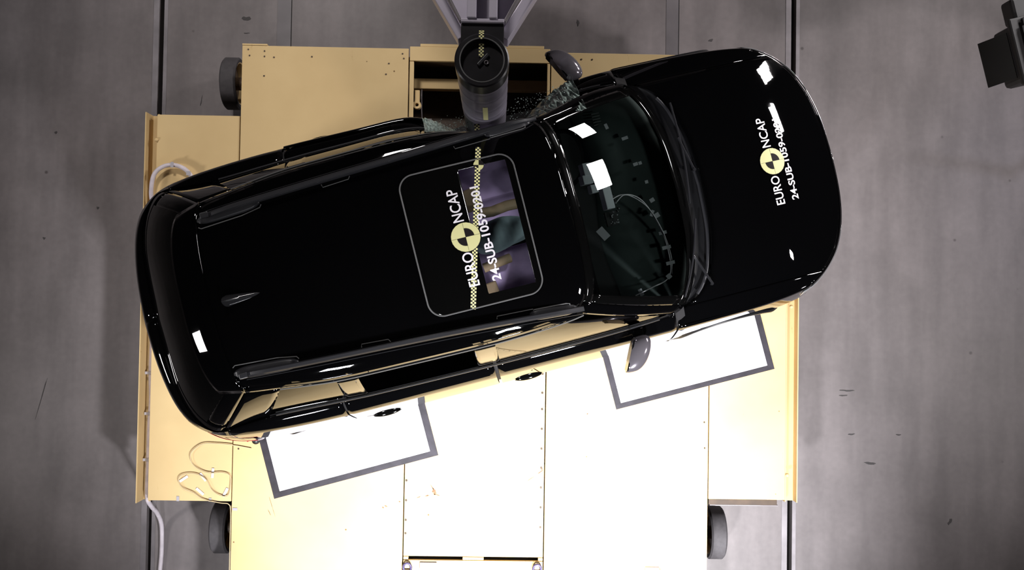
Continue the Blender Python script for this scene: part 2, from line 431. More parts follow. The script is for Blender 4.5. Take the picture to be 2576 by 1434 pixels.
# bolts along the seams
def bolt(x, y, r=.008):
    cp(MB().cyl((x, y, -.004), (x, y, .003), r, 12), 'bolt', 'dark_steel')
for y in (-.48, -.62, -.74, -.885, -1.03, -1.17, -1.315, -1.46, -1.605): bolt(.345, y)
for y in (-1.275, -1.42, -1.563, -1.66): bolt(-.643, y)
for x, y in ((1.545, -.82), (1.55, -1.01), (-1.875, -1.06), (-1.87, 1.885), (-1.86, 1.84), (-1.75, 1.875), (-1.75, 1.835), (-1.68, 1.83), (-.73, 1.875), (-.72, 1.84),
             (.45, 1.87), (.52, 1.84), (.6, 1.86), (.68, 1.86), (-.83, 1.80), (-1.4, 1.84), (-1.75, 1.69), (-.85, 1.72)): bolt(x, y, .006)
for x, y in ((2.185, .045), (2.165, -1.2), (-2.53, 1.2), (-2.53, -.2)): cp(MB().lathe((x, y, -.004), (0, 0, 1), [(.014, 0), (.013, .008), (.008, .013), (.0005, .015)], 14), 'bolt', 'yellow', smooth=True)
# wheels of the carriage
for sx, x0 in ((-1, -2.145), (1, 1.66)):
    for y in (1.72, -1.72):
        w = cp(MB().lathe((x0, y, FLOOR+.202), (1, 0, 0), [(.165, .002), (.188, 0), (.201, .012), (.201, .108), (.188, .12), (.165, .118)], 56), 'wheel', 'rubber', smooth=True)
        cp(MB().lathe((x0, y, FLOOR+.202), (1, 0, 0), [(.165, .004), (.155, .01), (.15, .05), (.15, .09), (.157, .114), (.165, .118)], 48), 'rim', 'yellow', w, smooth=True)
        cp(MB().cyl((x0+.045, y, FLOOR+.202), (x0+.06, y, FLOOR+.202), .15, 40).cyl((min(x0, x0)-.0, y, FLOOR+.202), (x0+.12, y, FLOOR+.202), .05, 24), 'hub', 'dark_steel', w)
        xa = x0+.12 if sx < 0 else x0
        cp(MB().cyl((xa, y, FLOOR+.202), (xa+(.3 if sx < 0 else -.3), y, FLOOR+.202), .035, 20), 'axle', 'dark_steel')
# rust stains and scratches on the deck
random.seed(11)
def stain(x, y, l, w, a, mt='rust', name='rust_mark'):
    n = 18; pts = []
    for i in range(n):
        t = i/n*2*math.pi; r = random.uniform(.45, 1.25)
        px, py = math.cos(t)*l/2*r, math.sin(t)*w/2*r
        pts.append((x+px*math.cos(a)-py*math.sin(a), y+px*math.sin(a)+py*math.cos(a)))
    cp(MB().prism(pts, .0002, .0012), name, mt)
for s_ in [(-.44, -1.35, .055, .028, -1.1), (-.455, -1.32, .05, .006, -1.0), (-.425, -1.375, .05, .008, -.3), (-.49, -1.385, .03, .012, .3), (-.55, -1.395, .03, .006, .4), (-.69, -1.43, .018, .01, -.5),
           (-.79, -1.465, .02, .012, -.3), (-.81, -1.475, .012, .02, .5), (.34, -1.20, .07, .006, .6), (.27, -1.25, .06, .004, .6), (-1.62, -1.48, .16, .003, -1.25), (-1.64, -1.52, .06, .004, -1.1),
           (.68, -.77, .012, .008, 0), (.35, -1.18, .02, .012, 0)]:
    stain(*s_)
# shackles and label box at the southern end
for x, mt in ((-.625, 'purple_steel'), (.325, 'purple_steel')):
    cp(MB().tube([(x+.028*math.cos(a), -1.905+.034*math.sin(a), .012+.012*math.sin(a)) for a in [i*math.pi/8 for i in range(-2, 11)]], .009, 10), 'shackle', mt, smooth=True)
    cp(MB().cyl((x-.035, -1.93, .012), (x+.035, -1.93, .012), .008, 12), 'shackle_pin', 'chrome')
cp(MB().b2(-.535, -.41, -1.915, -1.868, 0, .01), 'label_frame', 'steel', bevel=.002)
cp(MB().b2(-.527, -.418, -1.91, -1.874, .01, .012), 'label_plate', 'white_sheet')
def outline_mark(x, y):
    cp(MB().tube([(x, y, .001), (x, y+.045, .001), (x+.10, y+.045, .001), (x+.11, y+.03, .001), (x+.11, y, .001)], .002, 6), 'engraved_mark', 'rust')
outline_mark(1.12, -1.93)

# ------------------------------------------------------------------ floor sheets bordered with dark tape
def sheet(name, A, B, C, D, w, label):
    """white square under the car; A-B-C-D world corners, B-C the southern side; borders AB, BC, CD"""
    r = empty(name, ((A[0]+C[0])/2, (A[1]+C[1])/2, 0)); L0 = Vector(r.location)
    def q(p): return Vector((p[0], p[1]))
    A, B, C, D = map(q, (A, B, C, D))
    def pr(poly, z0, z1): return MB().prism([(p.x-L0.x, p.y-L0.y) for p in poly], z0, z1)
    o1 = pr([A, B, C, D], .0006, .002).build('sheet', 'white_sheet', r)
    for P, Q, wd in ((A, B, w), (B, C, w*.8), (D, C, w)):
        d = (Q-P).normalized(); n = Vector((-d.y, d.x))
        cen = (A+B+C+D)/4
        if n.dot(cen-P) < 0: n = -n
        e = d*wd*.0
        zt = .0021+.0004*len(r.children); pr([P-e, Q+e, Q+n*wd+e, P+n*wd-e], zt, zt+.0015).build('tape', 'grey_tape', r)
    tag(r, label, 'floor sheet', 'white sheets beside the car wheels')
    return r
def carw(x, y):
    """car frame -> world"""
    c, s = math.cos(math.radians(15)), math.sin(math.radians(15))
    return ((x+.14)*c - (y+.44)*s, (x+.14)*s + (y+.44)*c)
def wcar(X, Y):
    c, s = math.cos(math.radians(15)), math.sin(math.radians(15))
    return (X*c+Y*s-.14, -X*s+Y*c-.44)
A1 = carw(wcar(-1.718, -.974)[0]+.0, -.55)
def sheet_pts(B, C, up):
    B = Vector(B); C = Vector(C); d = (C-B).normalized(); n = Vector((-d.y, d.x))
    return tuple(B+n*up), tuple(B), tuple(C), tuple(C+n*up)
sheet('marker_sheet', *sheet_pts((-1.606, -1.421), (-.412, -1.087), .62), .052, 'white sheet with dark tape border beside the rear wheel of the car')
sheet('marker_sheet', *sheet_pts((.892, -.735), (2.062, -.418), .62), .045, 'white sheet with dark tape border beside the front wheel of the car')

# ------------------------------------------------------------------ impact pole and its bracket
pole = empty('impact_pole', (-.09, 1.172, -.46))
tag(pole, 'rigid dark round impact pole pushed into the side of the black car', 'pole')
def pp(m, name, mt, parent=pole, **kw):
    m.map(lambda p: p - Vector(pole.location)); return m.build(name, mt, parent, **kw)
PX, PY = -.09, 1.172
R = .127
pp(MB().lathe((PX, PY, 0), (0, 0, 1), [(R, -.455), (R, 2.36)], 72), 'pole_tube', 'pole_wrap', smooth=True)
pp(MB().lathe((PX, PY, 0), (0, 0, 1), [(R+.0005, 2.36), (R+.003, 2.362), (R+.003, 2.50), (R-.004, 2.506), (R-.022, 2.506), (R-.024, 2.48), (.0005, 2.478)], 72), 'pole_cap', 'pole_black', smooth=True)
pp(MB().tube([(PX+(R-.022)*math.cos(i*math.pi/20), PY+(R-.022)*math.sin(i*math.pi/20), 2.506) for i in range(40)], .003, 6, closed=True), 'cap_ring', 'seal_grey', smooth=True)
pp(MB().bar((PX-.02, PY-.02, 2.485), (PX+.03, PY+.035, 2.485), .014, .012), 'cap_lever', 'rail_grey', bevel=.003)
pp(MB().lathe((PX+.02, PY-.005, 2.478), (0, 0, 1), [(.006, .004), (.011, .008), (.006, .012)], 16), 'cap_ring', 'steel', smooth=True)
for z in (1.55, 1.72, 1.9, 2.12, 2.3):
    pp(MB().lathe((PX, PY, z), (0, 0, 1), [(R+.0003, 0), (R+.0012, .002), (R+.0012, .05), (R+.0003, .052)], 72), 'tape_wrap', 'pole_wrap', smooth=True)
a0 = -math.pi/2
def strip(w, z0, z1, mt, name):
    n = 6; vs = []; fs = []
    for i in range(n+1):
        a = a0 + (i/n-.5)*w/R
        for z in (z0, z1): vs.append((PX+.012+(R+.003)*math.cos(a), PY+(R+.003)*math.sin(a), z))
    fs = [(2*i, 2*i+2, 2*i+3, 2*i+1) for i in range(n)]
    m = MB(); m.add(vs, fs); return pp(m, name, mt, solid=.001)
strip(.026, 1.74, 2.05, 'yellow_vinyl', 'yellow_marker')
# square clamp block behind the cap
pp(MB().b2(PX-.103, PX+.103, PY+.02, PY+.185, 2.36, 2.474), 'clamp_block', 'pole_black', bevel=.004)
pp(MB().b2(PX-.103, PX+.103, PY+.186, PY+.203, 2.33, 2.49), 'end_plate', 'girder', bevel=.003)
# checker strips on the top
def checker_strip(p0, p1, w, cell, name, parent, zfn, loc=Vector((0, 0, 0))):
    p0, p1 = Vector(p0), Vector(p1); d = p1-p0; L = d.length; d.normalize(); n = Vector((-d.y, d.x))
    k = max(2, int(L/.02)); vs = []; uv = []
    for i in range(k+1):
        for s_ in (-.5, .5):
            q = p0 + d*L*i/k + n*w*s_
            vs.append((q.x, q.y, zfn(q.x, q.y))); uv.append((i/k*L/cell+.001, (s_+.5)*w/cell+.001))
    fs = [(2*i, 2*i+2, 2*i+3, 2*i+1) for i in range(k)]
    me = bpy.data.meshes.new(name); me.from_pydata([tuple(Vector(v)-loc) for v in vs], [], fs)
    ul = me.uv_layers.new(name='UVMap')
    for l in me.loops: ul.data[l.index].uv = uv[l.vertex_index]
    me.materials.append(MATS['checker']); me.update()
    o = bpy.data.objects.new(name, me); COL.objects.link(o); o.parent = parent
    md = o.modifiers.new('t', 'SOLIDIFY'); md.thickness = .0006; md.offset = 0
    return o
checker_strip((PX-.004, PY+.02), (PX-.004, PY+.085), .024, .008, 'checker_tape', pole, lambda x, y: 2.4815, Vector(pole.location))
checker_strip((PX-.004, PY+.10), (PX-.004, PY+.15), .024, .008, 'checker_tape', pole, lambda x, y: 2.5085 if y < PY+.127 else 2.4765, Vector(pole.location))
# support girders running north
pp(MB().b2(PX-.075, PX-.03, PY+.204, PY+4.2, 2.30, 2.50), 'girder_flange', 'girder', bevel=.004)
pp(MB().b2(PX+.03, PX+.07, PY+.204, PY+4.2, 2.30, 2.50), 'girder_flange', 'girder', bevel=.004)
pp(MB().b2(PX-.03, PX+.03, PY+.204, PY+4.2, 2.36, 2.38), 'girder_web', 'girder')
pp(MB().prism([(PX-.104, PY+.204), (PX+.104, PY+.204), (PX+1.2, PY+2.83), (PX-1.2, PY+2.83)], 2.285, 2.297), 'gusset_plate', 'girder', bevel=.002)
for sx in (-1, 1):
    pp(MB().bar((PX+sx*.10, PY+.15, 2.30), (PX+sx*1.55, PY+2.55, 2.30), .05, .12), 'brace', 'girder', bevel=.004)
    pp(MB().bar((PX+sx*.105, PY+.20, 2.44), (PX+sx*1.05, PY+2.0, 2.44), .012, .05), 'brace', 'steel', bevel=.002)
pp(MB().b2(PX-1.8, PX+1.8, PY+4.0, PY+4.3, FLOOR, 2.9), 'reaction_frame', 'steel', bevel=.01)

# ================================================================== the car
CAR = empty('car', (*carw(0, 0), 0), math.radians(15))
tag(CAR, 'black estate car with roof rails and a round target emblem on roof and bonnet', 'car')
half = [(2.33, 0), (2.318, .24), (2.275, .44), (2.20, .60), (2.12, .70), (2.01, .79), (1.86, .86), (1.6, .895), (1.2, .91), (.5, .918), (-.5, .92), (-1.2, .92),
        (-1.6, .905), (-1.85, .88), (-2.0, .845), (-2.11, .78), (-2.20, .68), (-2.27, .52), (-2.315, .28), (-2.33, 0)]
def catmull(P, n=16):
    out = []
    for i in range(len(P)-1):
        p0 = P[i-1] if i else (P[0][0], -P[1][1]); p1, p2 = P[i], P[i+1]
        p3 = P[i+2] if i+2 < len(P) else (P[-1][0], -P[-2][1])
        for k in range(n):
            t = k/n
            out.append(tuple(.5*((2*b)+(-a+c)*t+(2*a-5*b+4*c-d)*t*t+(-a+3*b-3*c+d)*t**3) for a, b, c, d in zip(p0, p1, p2, p3)))
    out.append(P[-1]); return out
OUT = catmull(half)
for _ in range(12):   # even the curvature out
    OUT = [OUT[0]] + [tuple((OUT[i-1][c]+2*OUT[i][c]+OUT[i+1][c])/4 for c in (0, 1)) for i in range(1, len(OUT)-1)] + [OUT[-1]]
OUT = [(x - (.045*min(1, max(0, (-x-1.7)/.5)))+(.006 if x > 1.8 else 0), y*1.024) for x, y in OUT]
NO = len(OUT)
def o_pt(s):
    f = max(0, min(1, s))*(NO-1); i = min(int(f), NO-2); t = f-i
    return tuple(OUT[i][c]*(1-t)+OUT[i+1][c]*t for c in (0, 1))
def o_nrm(s):
    a = o_pt(max(0, s-.01)); b = o_pt(min(1, s+.01))
    if s < .01: a = (a[0], -b[1]) ; a = (b[0], -b[1])
    if s > .99: b = (a[0], -a[1])
    d = Vector((b[0]-a[0], b[1]-a[1])).normalized(); n = Vector((-d.y, d.x))
    p = o_pt(s)
    if n.dot(Vector((p[0], p[1]))) < 0: n = -n
    return n
def s_of_x(x):
    lo, hi = 0., 1.
    for _ in range(40):
        m = (lo+hi)/2
        if o_pt(m)[0] > x: lo = m
        else: hi = m
    return lo
def s_of_y_front(y):
    lo, hi = 0., s_of_x(1.0)
    for _ in range(40):
        m = (lo+hi)/2
        if o_pt(m)[1] < y: lo = m
        else: hi = m
    return lo
ZS = [(-2.33, 1.06), (-1.8, 1.075), (-1, 1.055), (.5, 1.03), (1.2, .995), (1.8, .93), (2.1, .865), (2.33, .80)]
def zs(x): return interp(ZS, x)
LV = [(0, 0, .10), (.12, .04, .05), (.3, .28, .010), (.45, .40, .0), (.58, .52, .006), (.70, .66, .026), (.82, .80, .050), (.91, .91, .071), (.965, .972, .084), (1, 1, .102)]
LZ = [(a, b) for a, b, c in LV]; LI = [(a, c) for a, b, c in LV]
def lvl(tab, k):
    return interp(tab, k)
def dent(p):
    """the pole has pushed the left side in"""
    x, y, z = p
    if y > .56:
        w = math.exp(-((x-.076)/(.25 if x < .076 else .36))**2)
        y -= w*(y-.56)
        y -= .012*math.exp(-((x-.05)/.5)**2)*math.sin(9*x+3*z)*min(1, (y-.56)*8)
    return (x, y, z)
def side_pt(s, k, sg=1, off=0):
    x, y = o_pt(s); n = o_nrm(s); i = lvl(LI, k)-off
    z = .2 + (zs(x)-.2)*lvl(LZ, k)
    return dent((x-n.x*i, sg*(y-n.y*i), z))
ring_b = [(1.19, 0), (1.178, .25), (1.125, .5), (1.03, .68), (.93, .745), (.5, .768), (-.2, .775), (-.34, .775), (-1.03, .768), (-1.17, .763), (-1.66, .745), (-1.97, .765), (-2.10, .665), (-2.185, .40), (-2.205, 0)]
ring_t = [(.405, 0), (.402, .2), (.39, .38), (.36, .50), (.28, .57), (.05, .60), (-.2, .61), (-.32, .61), (-1.0, .60), (-1.12, .595), (-1.42, .56), (-1.62, .525), (-1.72, .45), (-1.76, .28), (-1.77, 0)]
def ring(tab, t):
    f = max(0, min(1, t))*14
    return interp([(i, p[0]) for i, p in enumerate(tab)], f), interp([(i, p[1]) for i, p in enumerate(tab)], f)
ZB = [(-2.205, 1.085), (-1.95, 1.09), (-1.6, 1.105), (-1, 1.10), (.5, 1.085), (.93, 1.075), (1.19, 1.055)]
TOPD = [ring(ring_t, i/200) for i in range(201)]
def edge_d(x, y):
    y = abs(y); return min(math.hypot(x-a, y-b) for a, b in TOPD)
def roofz(x, y):
    zc = 1.705 - (.06*((x+.45)/.85)**2 if x > -.45 else .055*((x+.45)/1.3)**2)
    d = min(edge_d(x, y), .12)
    return zc - .045*(y/.6)**2 - .03*max(0, 1-d/.12)**2.2
TZ = [roofz(*p) for p in TOPD]
def green_pt(t, k, sg=1, off=0):
    bx, by = ring(ring_b, t); tx, ty = ring(ring_t, t)
    f = t*200; i = min(int(f), 199); tz = TZ[i]*(1-(f-i))+TZ[i+1]*(f-i)
    bz = interp(ZB, bx)
    x = bx*(1-k)+tx*k; y = by*(1-k)+ty*k; z = bz*(1-k)+tz*k
    bul = math.sin(math.pi*k)*.022 + off
    # outward direction
    cx = max(-1.3, min(.2, x)); d = Vector((x-cx, y, .35)).normalized()
    return dent((x+d.x*bul, sg*(y+d.y*bul), z+d.z*bul))
def t_of_x(x):
    lo, hi = 3/14, 11/14
    for _ in range(40):
        m = (lo+hi)/2
        if ring(ring_b, m)[0] > x: lo = m
        else: hi = m
    return lo
S_F, S_D = s_of_x(.94), s_of_x(-1.68)
def t_of_s(s):
    if s <= S_D: return t_of_x(o_pt(s)[0])
    T0 = t_of_x(-1.68); return T0 + (1-T0)*(s-S_D)/(1-S_D)
def deck_pt(s, k, sg=1):
    a = side_pt(s, 1, sg); b = green_pt(t_of_s(s), 0, sg)
    return dent((a[0]*(1-k)+b[0]*k, a[1]*(1-k)+b[1]*k, (a[2]*(1-k)+b[2]*k)+.012*math.sin(math.pi*k)))
WH = (1.335, -1.335)
def not_arch(c): return all(math.hypot(c.x-wx, c.z-.36) > .40 for wx in WH) or c.z > .8
def both(fn, *a, **k): return [fn(sg, *a, **k) for sg in (1, -1)]
def side_panel(sg, name, s0, s1, k0=0, k1=1, deck=True, off=0, mt='paint', nu=28, solid=.004):
    m = MB()
    m.grid(lambda u, v: side_pt(s0+(s1-s0)*u, k0+(k1-k0)*v, sg, off), nu, max(4, int(26*(k1-k0))), not_arch)
    if deck: m.grid(lambda u, v: deck_pt(s0+(s1-s0)*u, v, sg), nu, 5)
    return m.build(name, mt, CAR, smooth=True, solid=solid, weld=True)
e = .0006
sx = s_of_x
for sg in (1, -1):
    m = MB()
    m.grid(lambda u, v: side_pt(u, .1+.9*v, sg, -.028), 150, 18, not_arch)
    m.grid(lambda u, v: tuple(Vector(deck_pt(sx(1.0)+(1-sx(1.0))*u, v, sg))+Vector((0, -sg*.004, -.022))), 120, 4)
    m.build('inner_body', 'cabin_dark', CAR)
# doors, quarters, fenders
front_doors = both(side_panel, 'front_door', sx(.94)+e, sx(-.235)-e)
rear_doors = [side_panel(sg, 'rear_door', sx(-.235)+e, sx(-1.20)-e, off=.012 if sg > 0 else 0) for sg in (1, -1)]
both(side_panel, 'rear_quarter_panel', sx(-1.20)+e, sx(-1.96)-e, .33)
both(side_panel, 'rear_bumper_side', sx(-1.20)+e, 1.0, 0, .325, False)
# front and rear ends
both(side_panel, 'front_bumper', 0, sx(1.9), 0, .80, False)
both(side_panel, 'front_fender', sx(1.9)+e, sx(.94)-e, 0, 1, False)
both(side_panel, 'front_edge_panel', 0, sx(1.9), .805, 1, False)
both(side_panel, 'tailgate_panel', sx(-1.96)+e, 1.0, .33)
both(side_panel, 'headlight', s_of_y_front(.50), sx(1.83), .80, .93, False, .006, 'headlamp', 20, .003)
both(side_panel, 'chrome_strip', s_of_y_front(.0), s_of_y_front(.50), .86, .885, False, .006, 'chrome', 20, .003)
both(side_panel, 'tail_light', sx(-1.88), sx(-2.30), .40, .64, False, .014, 'tail_red', 20, .003)
both(side_panel, 'wheel_arch_trim', sx(1.80), sx(.94), .13, .2, False, .006, 'black_trim', 20, .003)
both(side_panel, 'sill_trim', sx(.90), sx(-.93), .08, .22, False, .012, 'black_trim', 20, .003)
for sg in (1, -1):
    for wx in WH:
        pts = []
        for i in range(29):
            a_ = math.radians(-12+204*i/28); x = wx+.405*math.cos(a_); z = .36+.405*math.sin(a_)
            pts.append((x, sg*(o_pt(sx(x))[1]-.012-.05*max(0, (z-.62))/.2), z))
        MB().tube(pts, .020, 8, 1.3).build('arch_lip', 'black_trim', CAR, smooth=True)
for sg in (1, -1):
    for wx in WH:
        m = MB(); n = 24; vs = []
        for i in range(n+1):
            a_ = math.radians(-20+220*i/n)
            for yy in (.62, .89): vs.append((wx+.40*math.cos(a_), sg*yy, .36+.40*math.sin(a_)))
        m.add(vs, [(2*i, 2*i+1, 2*i+3, 2*i+2) for i in range(n)])
        m.add([(wx+.355*math.cos(j*math.pi/12), sg*.62, .362+.355*math.sin(j*math.pi/12)) for j in range(24)], [tuple(range(24))])
        m.build('wheel_well', 'cabin_dark', CAR, solid=.003)
# bonnet
SH = []
for i in range(161):
    s = i/160*sx(.8); x, y = o_pt(s); n = o_nrm(s); SH.append((x-n.x*.102, y-n.y*.102))
def sh_x(y):
    y = abs(y)
    for i in range(160):
        if SH[i][1] <= y <= SH[i+1][1]:
            t = (y-SH[i][1])/max(1e-9, SH[i+1][1]-SH[i][1]); return SH[i][0]*(1-t)+SH[i+1][0]*t
    return SH[-1][0]
ZT = [(.8, 1.10), (1.3, 1.085), (1.7, 1.055), (2.0, 1.0), (2.27, .90)]
def hoodz(x, y):
    y = abs(y); best = 9; bx = x
    for (a, b), (c, d_) in zip(SH, SH[1:]):
        ex, ey = c-a, d_-b; t = max(0, min(1, ((x-a)*ex+(y-b)*ey)/(ex*ex+ey*ey+1e-12)))
        qx, qy = a+ex*t, b+ey*t; h = math.hypot(x-qx, y-qy)
        if h < best: best = h; bx = qx
    d = min(best/.60, 1)
    return zs(bx+.03) + (max(interp(ZT, x), zs(bx+.03)+.004)-zs(bx+.03))*(1-max(0, 1-d)**2.3)
X0 = [(0, 1.30), (.25, 1.285), (.5, 1.23), (.62, 1.165), (.70, 1.07), (.745, .975), (.78, .955), (.82, .945)]
def hood_pt(a, y, dz=0):
    x0 = interp(X0, abs(y)); x1 = sh_x(y); x = x0+(x1-x0)*a
    return (x, y, hoodz(x, y)+dz)
YM = .826
def ease(a): return 1-(1-a)**1.35
hy = .715
MB().grid(lambda u, v: hood_pt(ease(u)*.985, (v*2-1)*hy), 34, 60).build('bonnet', 'paint', CAR, smooth=True, solid=.004)
MB().grid(lambda u, v: hood_pt(.988+.012*u, (v*2-1)*hy), 2, 60).build('bonnet_front_edge', 'paint', CAR, smooth=True, solid=.004)
for sg in (1, -1):
    MB().grid(lambda u, v: hood_pt(ease(u), sg*(hy+.004+(YM-hy-.004)*math.sin(v*math.pi/2))), 34, 14).build('fender_top', 'paint', CAR, smooth=True, solid=.004)
# cowl between bonnet and windscreen
RBY = [(p[1], p[0]) for p in ring_b[:5]]
def cowl_pt(u, v):
    y = (v*2-1)*.75; xa = interp(RBY, abs(y))-.03; xb = interp(X0, abs(y))+.01
    return (xa+(xb-xa)*u, y, 1.045 - .015*math.sin(math.pi*u) - .02*(abs(y)/.75)**4)
MB().grid(cowl_pt, 6, 40).build('cowl', 'black_trim', CAR, smooth=True, solid=.004)
def cowl_seal(y0, y1, dx, r, mt, dz):
    MB().tube([(interp(X0, abs(y))+dx, y, 1.05+dz-.02*(abs(y)/.75)**4) for y in [y0+(y1-y0)*i/40 for i in range(41)]], r, 8, .5).build('cowl_seal', mt, CAR, smooth=True)
cowl_seal(-.66, .60, -.022, .010, 'rail_grey', .012)
# roof with the sunroof opening
def roof_pt(u, v):
    """u: fore-aft, v: across"""
    yy = (v*2-1)
    t = u
    x = .405 + (-1.77-.405)*t
    return x, yy
def roof_ring(t, r, sg):
    tx, ty = ring(ring_t, t); cx = max(-1.35, min(.0, tx)); x = cx+(tx-cx)*r; y = ty*r*sg
    return dent((x, y, roofz(x, y)))
hole = lambda c: not (-.40 < c.x < .125 and abs(c.y) < .365)
for sg in (1, -1):
    pass
m = MB()
for sg in (1, -1):
    m.grid(lambda u, v: roof_ring(u, v, sg), 90, 26, hole)
m.build('roof_panel', 'paint', CAR, smooth=True, solid=.004, weld=True)
# green house: frames and glass
def gp(name, t0, t1, k0, k1, mt, sides=(1, -1), nu=None, nv=14, solid=.004, off=0, single=False):
    nu = nu or max(3, int((t1-t0)*14*7)); res = []; mm = MB()
    for sg in sides:
        if not single: mm = MB()
        mm.grid(lambda u, v: green_pt(t0+(t1-t0)*u, k0+(k1-k0)*v, sg, off), nu, nv)
        if not single: res.append(mm.build(name, mt, CAR, smooth=True, solid=solid, weld=True))
    if single: res = [mm.build(name, mt, CAR, smooth=True, solid=solid, weld=True)]
    return res
A = 1/14
gp('windscreen', 0, 2.8*A, .09, .93, 'screen_glass', single=True, nu=26, solid=0, nv=18)
gp('windscreen_border', 0, 3.3*A, 0, .09, 'black_gloss', single=True, nv=3)
gp('windscreen_border', 0, 3.3*A, .93, 1, 'black_gloss', single=True, nv=3)
gp('windscreen_border', 2.8*A, 3.3*A, .09, .93, 'black_gloss')
gp('front_pillar', 3.3*A, 4.05*A, 0, 1, 'paint')
gp('side_roof_edge', 4.05*A, 10.9*A, .90, 1, 'paint', nv=4)
gp('window_base_trim', 4.05*A, 10*A, 0, .07, 'black_trim', nv=3)
gp('centre_pillar', 6.0*A, 7.0*A, .07, .90, 'black_gloss', nv=8)
gp('rear_door_pillar', 8.0*A, 9.0*A, .07, .90, 'black_gloss', nv=8)
gp('rear_pillar', 10*A, 10.9*A, 0, .90, 'paint', nv=10)
gp('front_side_window', 4.1*A, 6.0*A, .07, .89, 'privacy_glass', sides=(-1,), solid=0)
gp('rear_side_window', 7.0*A, 8.0*A, .07, .89, 'privacy_glass', sides=(1,), solid=0)
gp('rear_side_window', 7.0*A, 8.0*A, .07, .16, 'privacy_glass', sides=(-1,), solid=0, nv=3)
gp('quarter_window', 9.0*A, 10*A, .07, .89, 'privacy_glass', solid=0)
gp('tailgate_frame', 10.95*A, 1, .0, .14, 'paint', single=True, nv=4)
gp('tailgate_frame', 10.95*A, 11.7*A, .14, 1, 'paint', nv=10)
gp('tailgate_frame', 11.7*A, 1, .84, 1, 'paint', single=True, nv=4)
gp('rear_window', 11.7*A, 1, .14, .84, 'black_gloss', single=True, nu=26, solid=0)
# bright trim along the window tops
for sg in (1, -1):
    MB().tube([green_pt((4.1+(10-4.1)*i/70)*A, .90, sg, .004) for i in range(71)], .0045, 6).build('window_trim', 'seal_grey', CAR, smooth=True)
    MB().tube([green_pt((4.3+(9.9-4.3)*i/70)*A, .05, sg, .008) for i in range(71)], .006, 6).build('window_trim', 'rail_grey', CAR, smooth=True)
# spoiler over the rear window
def spoil(u, v):
    y = (v*2-1)*.56; ay = abs(y)/.56
    x0 = -1.69+.05*ay**3; x1 = -1.875+.07*ay**3
    x = x0+(x1-x0)*u; z0 = roofz(max(x0, -1.7), y*.86)+.004
    return (x, y*(1-.05*u), z0 - .050*u - .030*u**2 - .05*ay**8)
MB().grid(spoil, 10, 40).build('spoiler', 'paint', CAR, smooth=True, solid=.018)
# body under structure and cabin lining
m = MB(); m.prism([(x*.96, y*.93) for x, y in OUT[::8]]+[(x*.96, -y*.93) for x, y in OUT[::-8]][1:-1], .21, .26)
m.build('floor_pan', 'cabin_dark', CAR)
MB().b2(.98, 2.05, -.62, .62, .3, .88).build('engine_block', 'cabin_dark', CAR, bevel=.03)
MB().b2(-2.1, -1.25, -.66, .66, .3, .86).build('load_floor', 'cabin_dark', CAR, bevel=.03)
# wheels
for x in WH:
    for sg in (1, -1):
        w = MB().lathe((x, sg*.69, .362), (0, sg, 0), [(.24, 0), (.33, 0), (.36, .03), (.36, .17), (.33, .2), (.24, .2)], 48).build('wheel', 'tyre', CAR, smooth=True)
        h = MB().lathe((x, sg*.69, .362), (0, sg, 0), [(.24, 0), (.23, .05), (.23, .15), (.24, .2)], 48).build('rim', 'alloy', w, smooth=True)
        sp = MB()
        for i in range(5):
            a = i*2*math.pi/5; sp.bar((x, sg*.86, .362), (x+.23*math.cos(a), sg*.86, .362+.23*math.sin(a)), .06, .03)
        sp.cyl((x, sg*.84, .362), (x, sg*.88, .362), .06, 20); sp.build('spokes', 'alloy', w)
